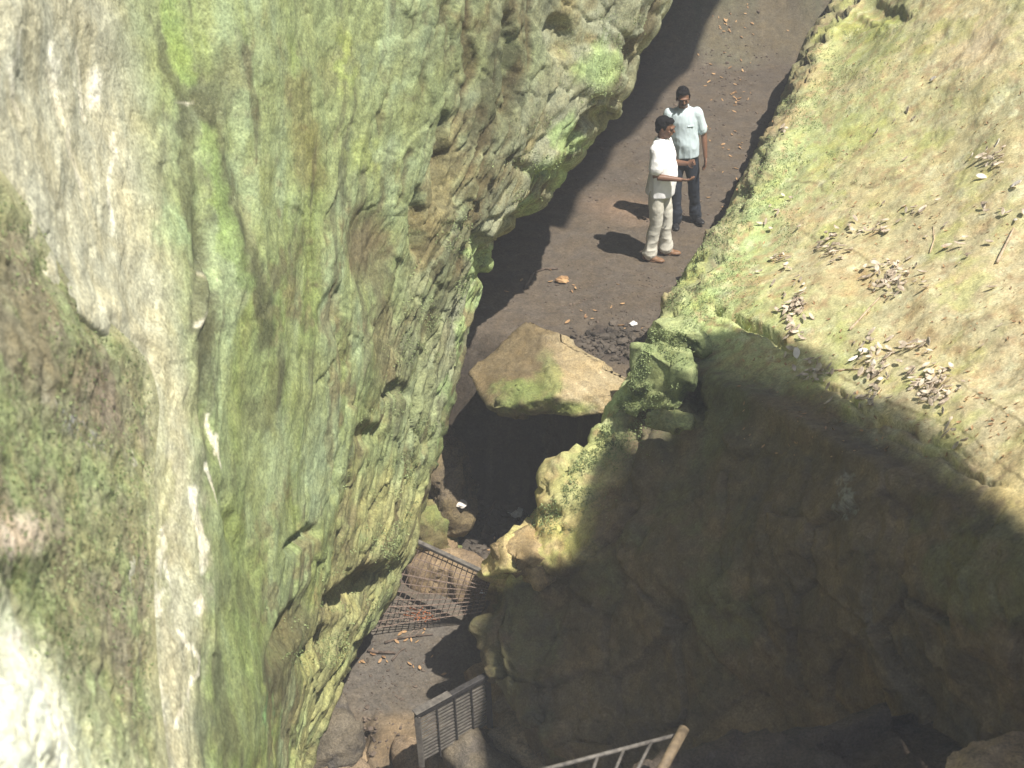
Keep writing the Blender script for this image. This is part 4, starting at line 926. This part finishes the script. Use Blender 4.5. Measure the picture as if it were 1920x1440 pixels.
    for k, s_ in enumerate((1, -1)):
        fx, fy, fr = feet[k]; R_ = Matrix.Rotation(fr, 3, 'Z'); q_ = lambda p: Vector((fx, fy, 0)) + R_ @ Vector(p); bm = bmesh.new()
        ell(bm, q_((0, -.045, .045)), (.040, .048, .045), R_); ell(bm, q_((0, .03, .038)), (.043, .09, .036), R_); ell(bm, q_((-.004 * s_, .105, .030)), (.046, .075, .028), R_); ell(bm, q_((0, .035, .012)), (.044, .135, .012), R_)
        fuse('shoe', bm, shoe_m, root, .006, 3)
    # hair
    bm = bmesh.new(); ell(bm, T((0, -.030, .040)), (.086, .098, .098), H); ell(bm, T((0, .020, .098)), (.066, .066, .030), H); ell(bm, T((0, -.07, -.03)), (.062, .042, .05), H)
    for s_ in (-1, 1): ell(bm, T((.078 * s_, .012, .032)), (.009, .022, .034), H, 12)
    fuse('hair', bm, M_hair, root, .005, 3, lambda co: .005 * fbm(co * 40, 3, 3))
    if mous:
        bm = bmesh.new(); ell(bm, T((0, .094, -.030)), (.034, .010, .009), H); fuse('moustache', bm, M_hair, root, .004, 1)
    for s_ in (-1, 1):
        bm = bmesh.new(); ell(bm, T((.031 * s_, .0865, .008)), (.013, .006, .006), H, 10); me = bpy.data.meshes.new('eye'); bm.to_mesh(me); bm.free(); link('eye', me, M_eye, root)
        bm = bmesh.new(); ell(bm, T((.032 * s_, .094, .032)), (.020, .006, .004), H, 10); me = bpy.data.meshes.new('eyebrow'); bm.to_mesh(me); bm.free(); link('eyebrow', me, M_hair, root)
    root.rotation_euler[1] = lean
    return root
def floor_at(px, py):
    h = hit(px, py, gB); return tuple(h[0])
SH = (.185, -.01, 1.40)
p1 = floor_at(1230, 482)
person('man in white shirt and beige trousers in profile with both hands held in front', p1, math.radians(-112), M_white, M_beige, M_tansh,
       dict(p=[(.185, -.02, 1.39), (.215, .00, 1.10), (.13, .27, 1.075)], dir=(-.15, 1, .05), palm=(-.5, -.1, .9), side=-1, curl=.5),
       dict(p=[(-.185, -.02, 1.39), (-.20, .06, 1.12), (-.10, .27, 1.18)], dir=(.2, .9, .35), palm=(.7, -.2, .3), side=1, curl=.9),
       [(.11, -.04, math.radians(-6)), (-.12, .08, math.radians(10))], math.radians(-4), math.radians(-8), .035, False)
p2 = floor_at(1284, 418)
person('man in pale blue shirt and dark jeans facing the viewer behind the other man', p2, math.radians(172), M_blue, M_navy, M_blk,
       dict(p=[(.185, -.01, 1.40), (.235, -.02, 1.12), (.16, .12, .92)], dir=(-.25, .35, -.9), palm=(-.9, .3, 0), side=1, curl=.5),
       dict(p=[(-.185, -.01, 1.40), (-.25, -.03, 1.12), (-.27, .06, .88)], dir=(.0, .2, -1), palm=(.9, .3, 0), side=-1, curl=.45),
       [(.12, .09, math.radians(8)), (-.14, -.06, math.radians(38))], math.radians(10), math.radians(-10), .01, True, lean=.075, hem=.895)
#P3END

# ================================================================== LIGHT, WORLD, CAMERA
w = bpy.data.worlds.new('World'); SC.world = w; w.use_nodes = True
nt = w.node_tree; bg = nt.nodes['Background']; sky = nt.nodes.new('ShaderNodeTexSky'); sky.sky_type = 'NISHITA'; sky.sun_disc = False
sky.sun_elevation = math.asin(SUN[2]); sky.sun_rotation = math.atan2(SUN[0], SUN[1]); nt.links.new(sky.outputs[0], bg.inputs[0]); bg.inputs[1].default_value = .085
sl = bpy.data.lights.new('sun', 'SUN'); sl.energy = 4.6; sl.angle = math.radians(.5); sl.color = (1, .94, .84)
so = bpy.data.objects.new('sun', sl); COL.objects.link(so); so.rotation_euler = Vector(SUN).to_track_quat('Z', 'Y').to_euler()
# the damp sunlit air of the cave
m = bpy.data.materials.new('damp_air'); m.use_nodes = True; nt = m.node_tree; nt.nodes.clear()
out = nt.nodes.new('ShaderNodeOutputMaterial'); vol = nt.nodes.new('ShaderNodeVolumePrincipled'); nt.links.new(vol.outputs[0], out.inputs['Volume'])
vol.inputs['Color'].default_value = (.92, .95, .98, 1); vol.inputs['Density'].default_value = HAZE; vol.inputs['Anisotropy'].default_value = .0
x0, x1, y0_, y1_, z0, z1 = -75, 75, -75, 85, -6.0, 18.5
bv = [(a, b, c_) for a in (x0, x1) for b in (y0_, y1_) for c_ in (z0, z1)]
me = mesh_from(bv, [(0, 1, 3, 2), (4, 6, 7, 5), (0, 4, 5, 1), (2, 3, 7, 6), (0, 2, 6, 4), (1, 5, 7, 3)])
hz = link('haze', me, m, smooth=False); tag(hz, 'thin damp haze hanging in the sunlit gap', kind='stuff')
cd = bpy.data.cameras.new('camera'); cd.sensor_width = 36; cd.lens = 36 * F / 1920; cd.clip_end = 900; cd.clip_start = .05
cd.dof.use_dof = True; cd.dof.focus_distance = 14.5; cd.dof.aperture_fstop = 2.8
co_ = bpy.data.objects.new('camera', cd); COL.objects.link(co_); co_.location = CAM; co_.rotation_euler = (math.pi / 2 - PITCH, 0, 0)
SC.camera = co_
SC.view_settings.view_transform = 'Standard'; SC.view_settings.look = 'None'; SC.view_settings.exposure = .86; SC.view_settings.gamma = 1
SC.cycles.max_bounces = 6
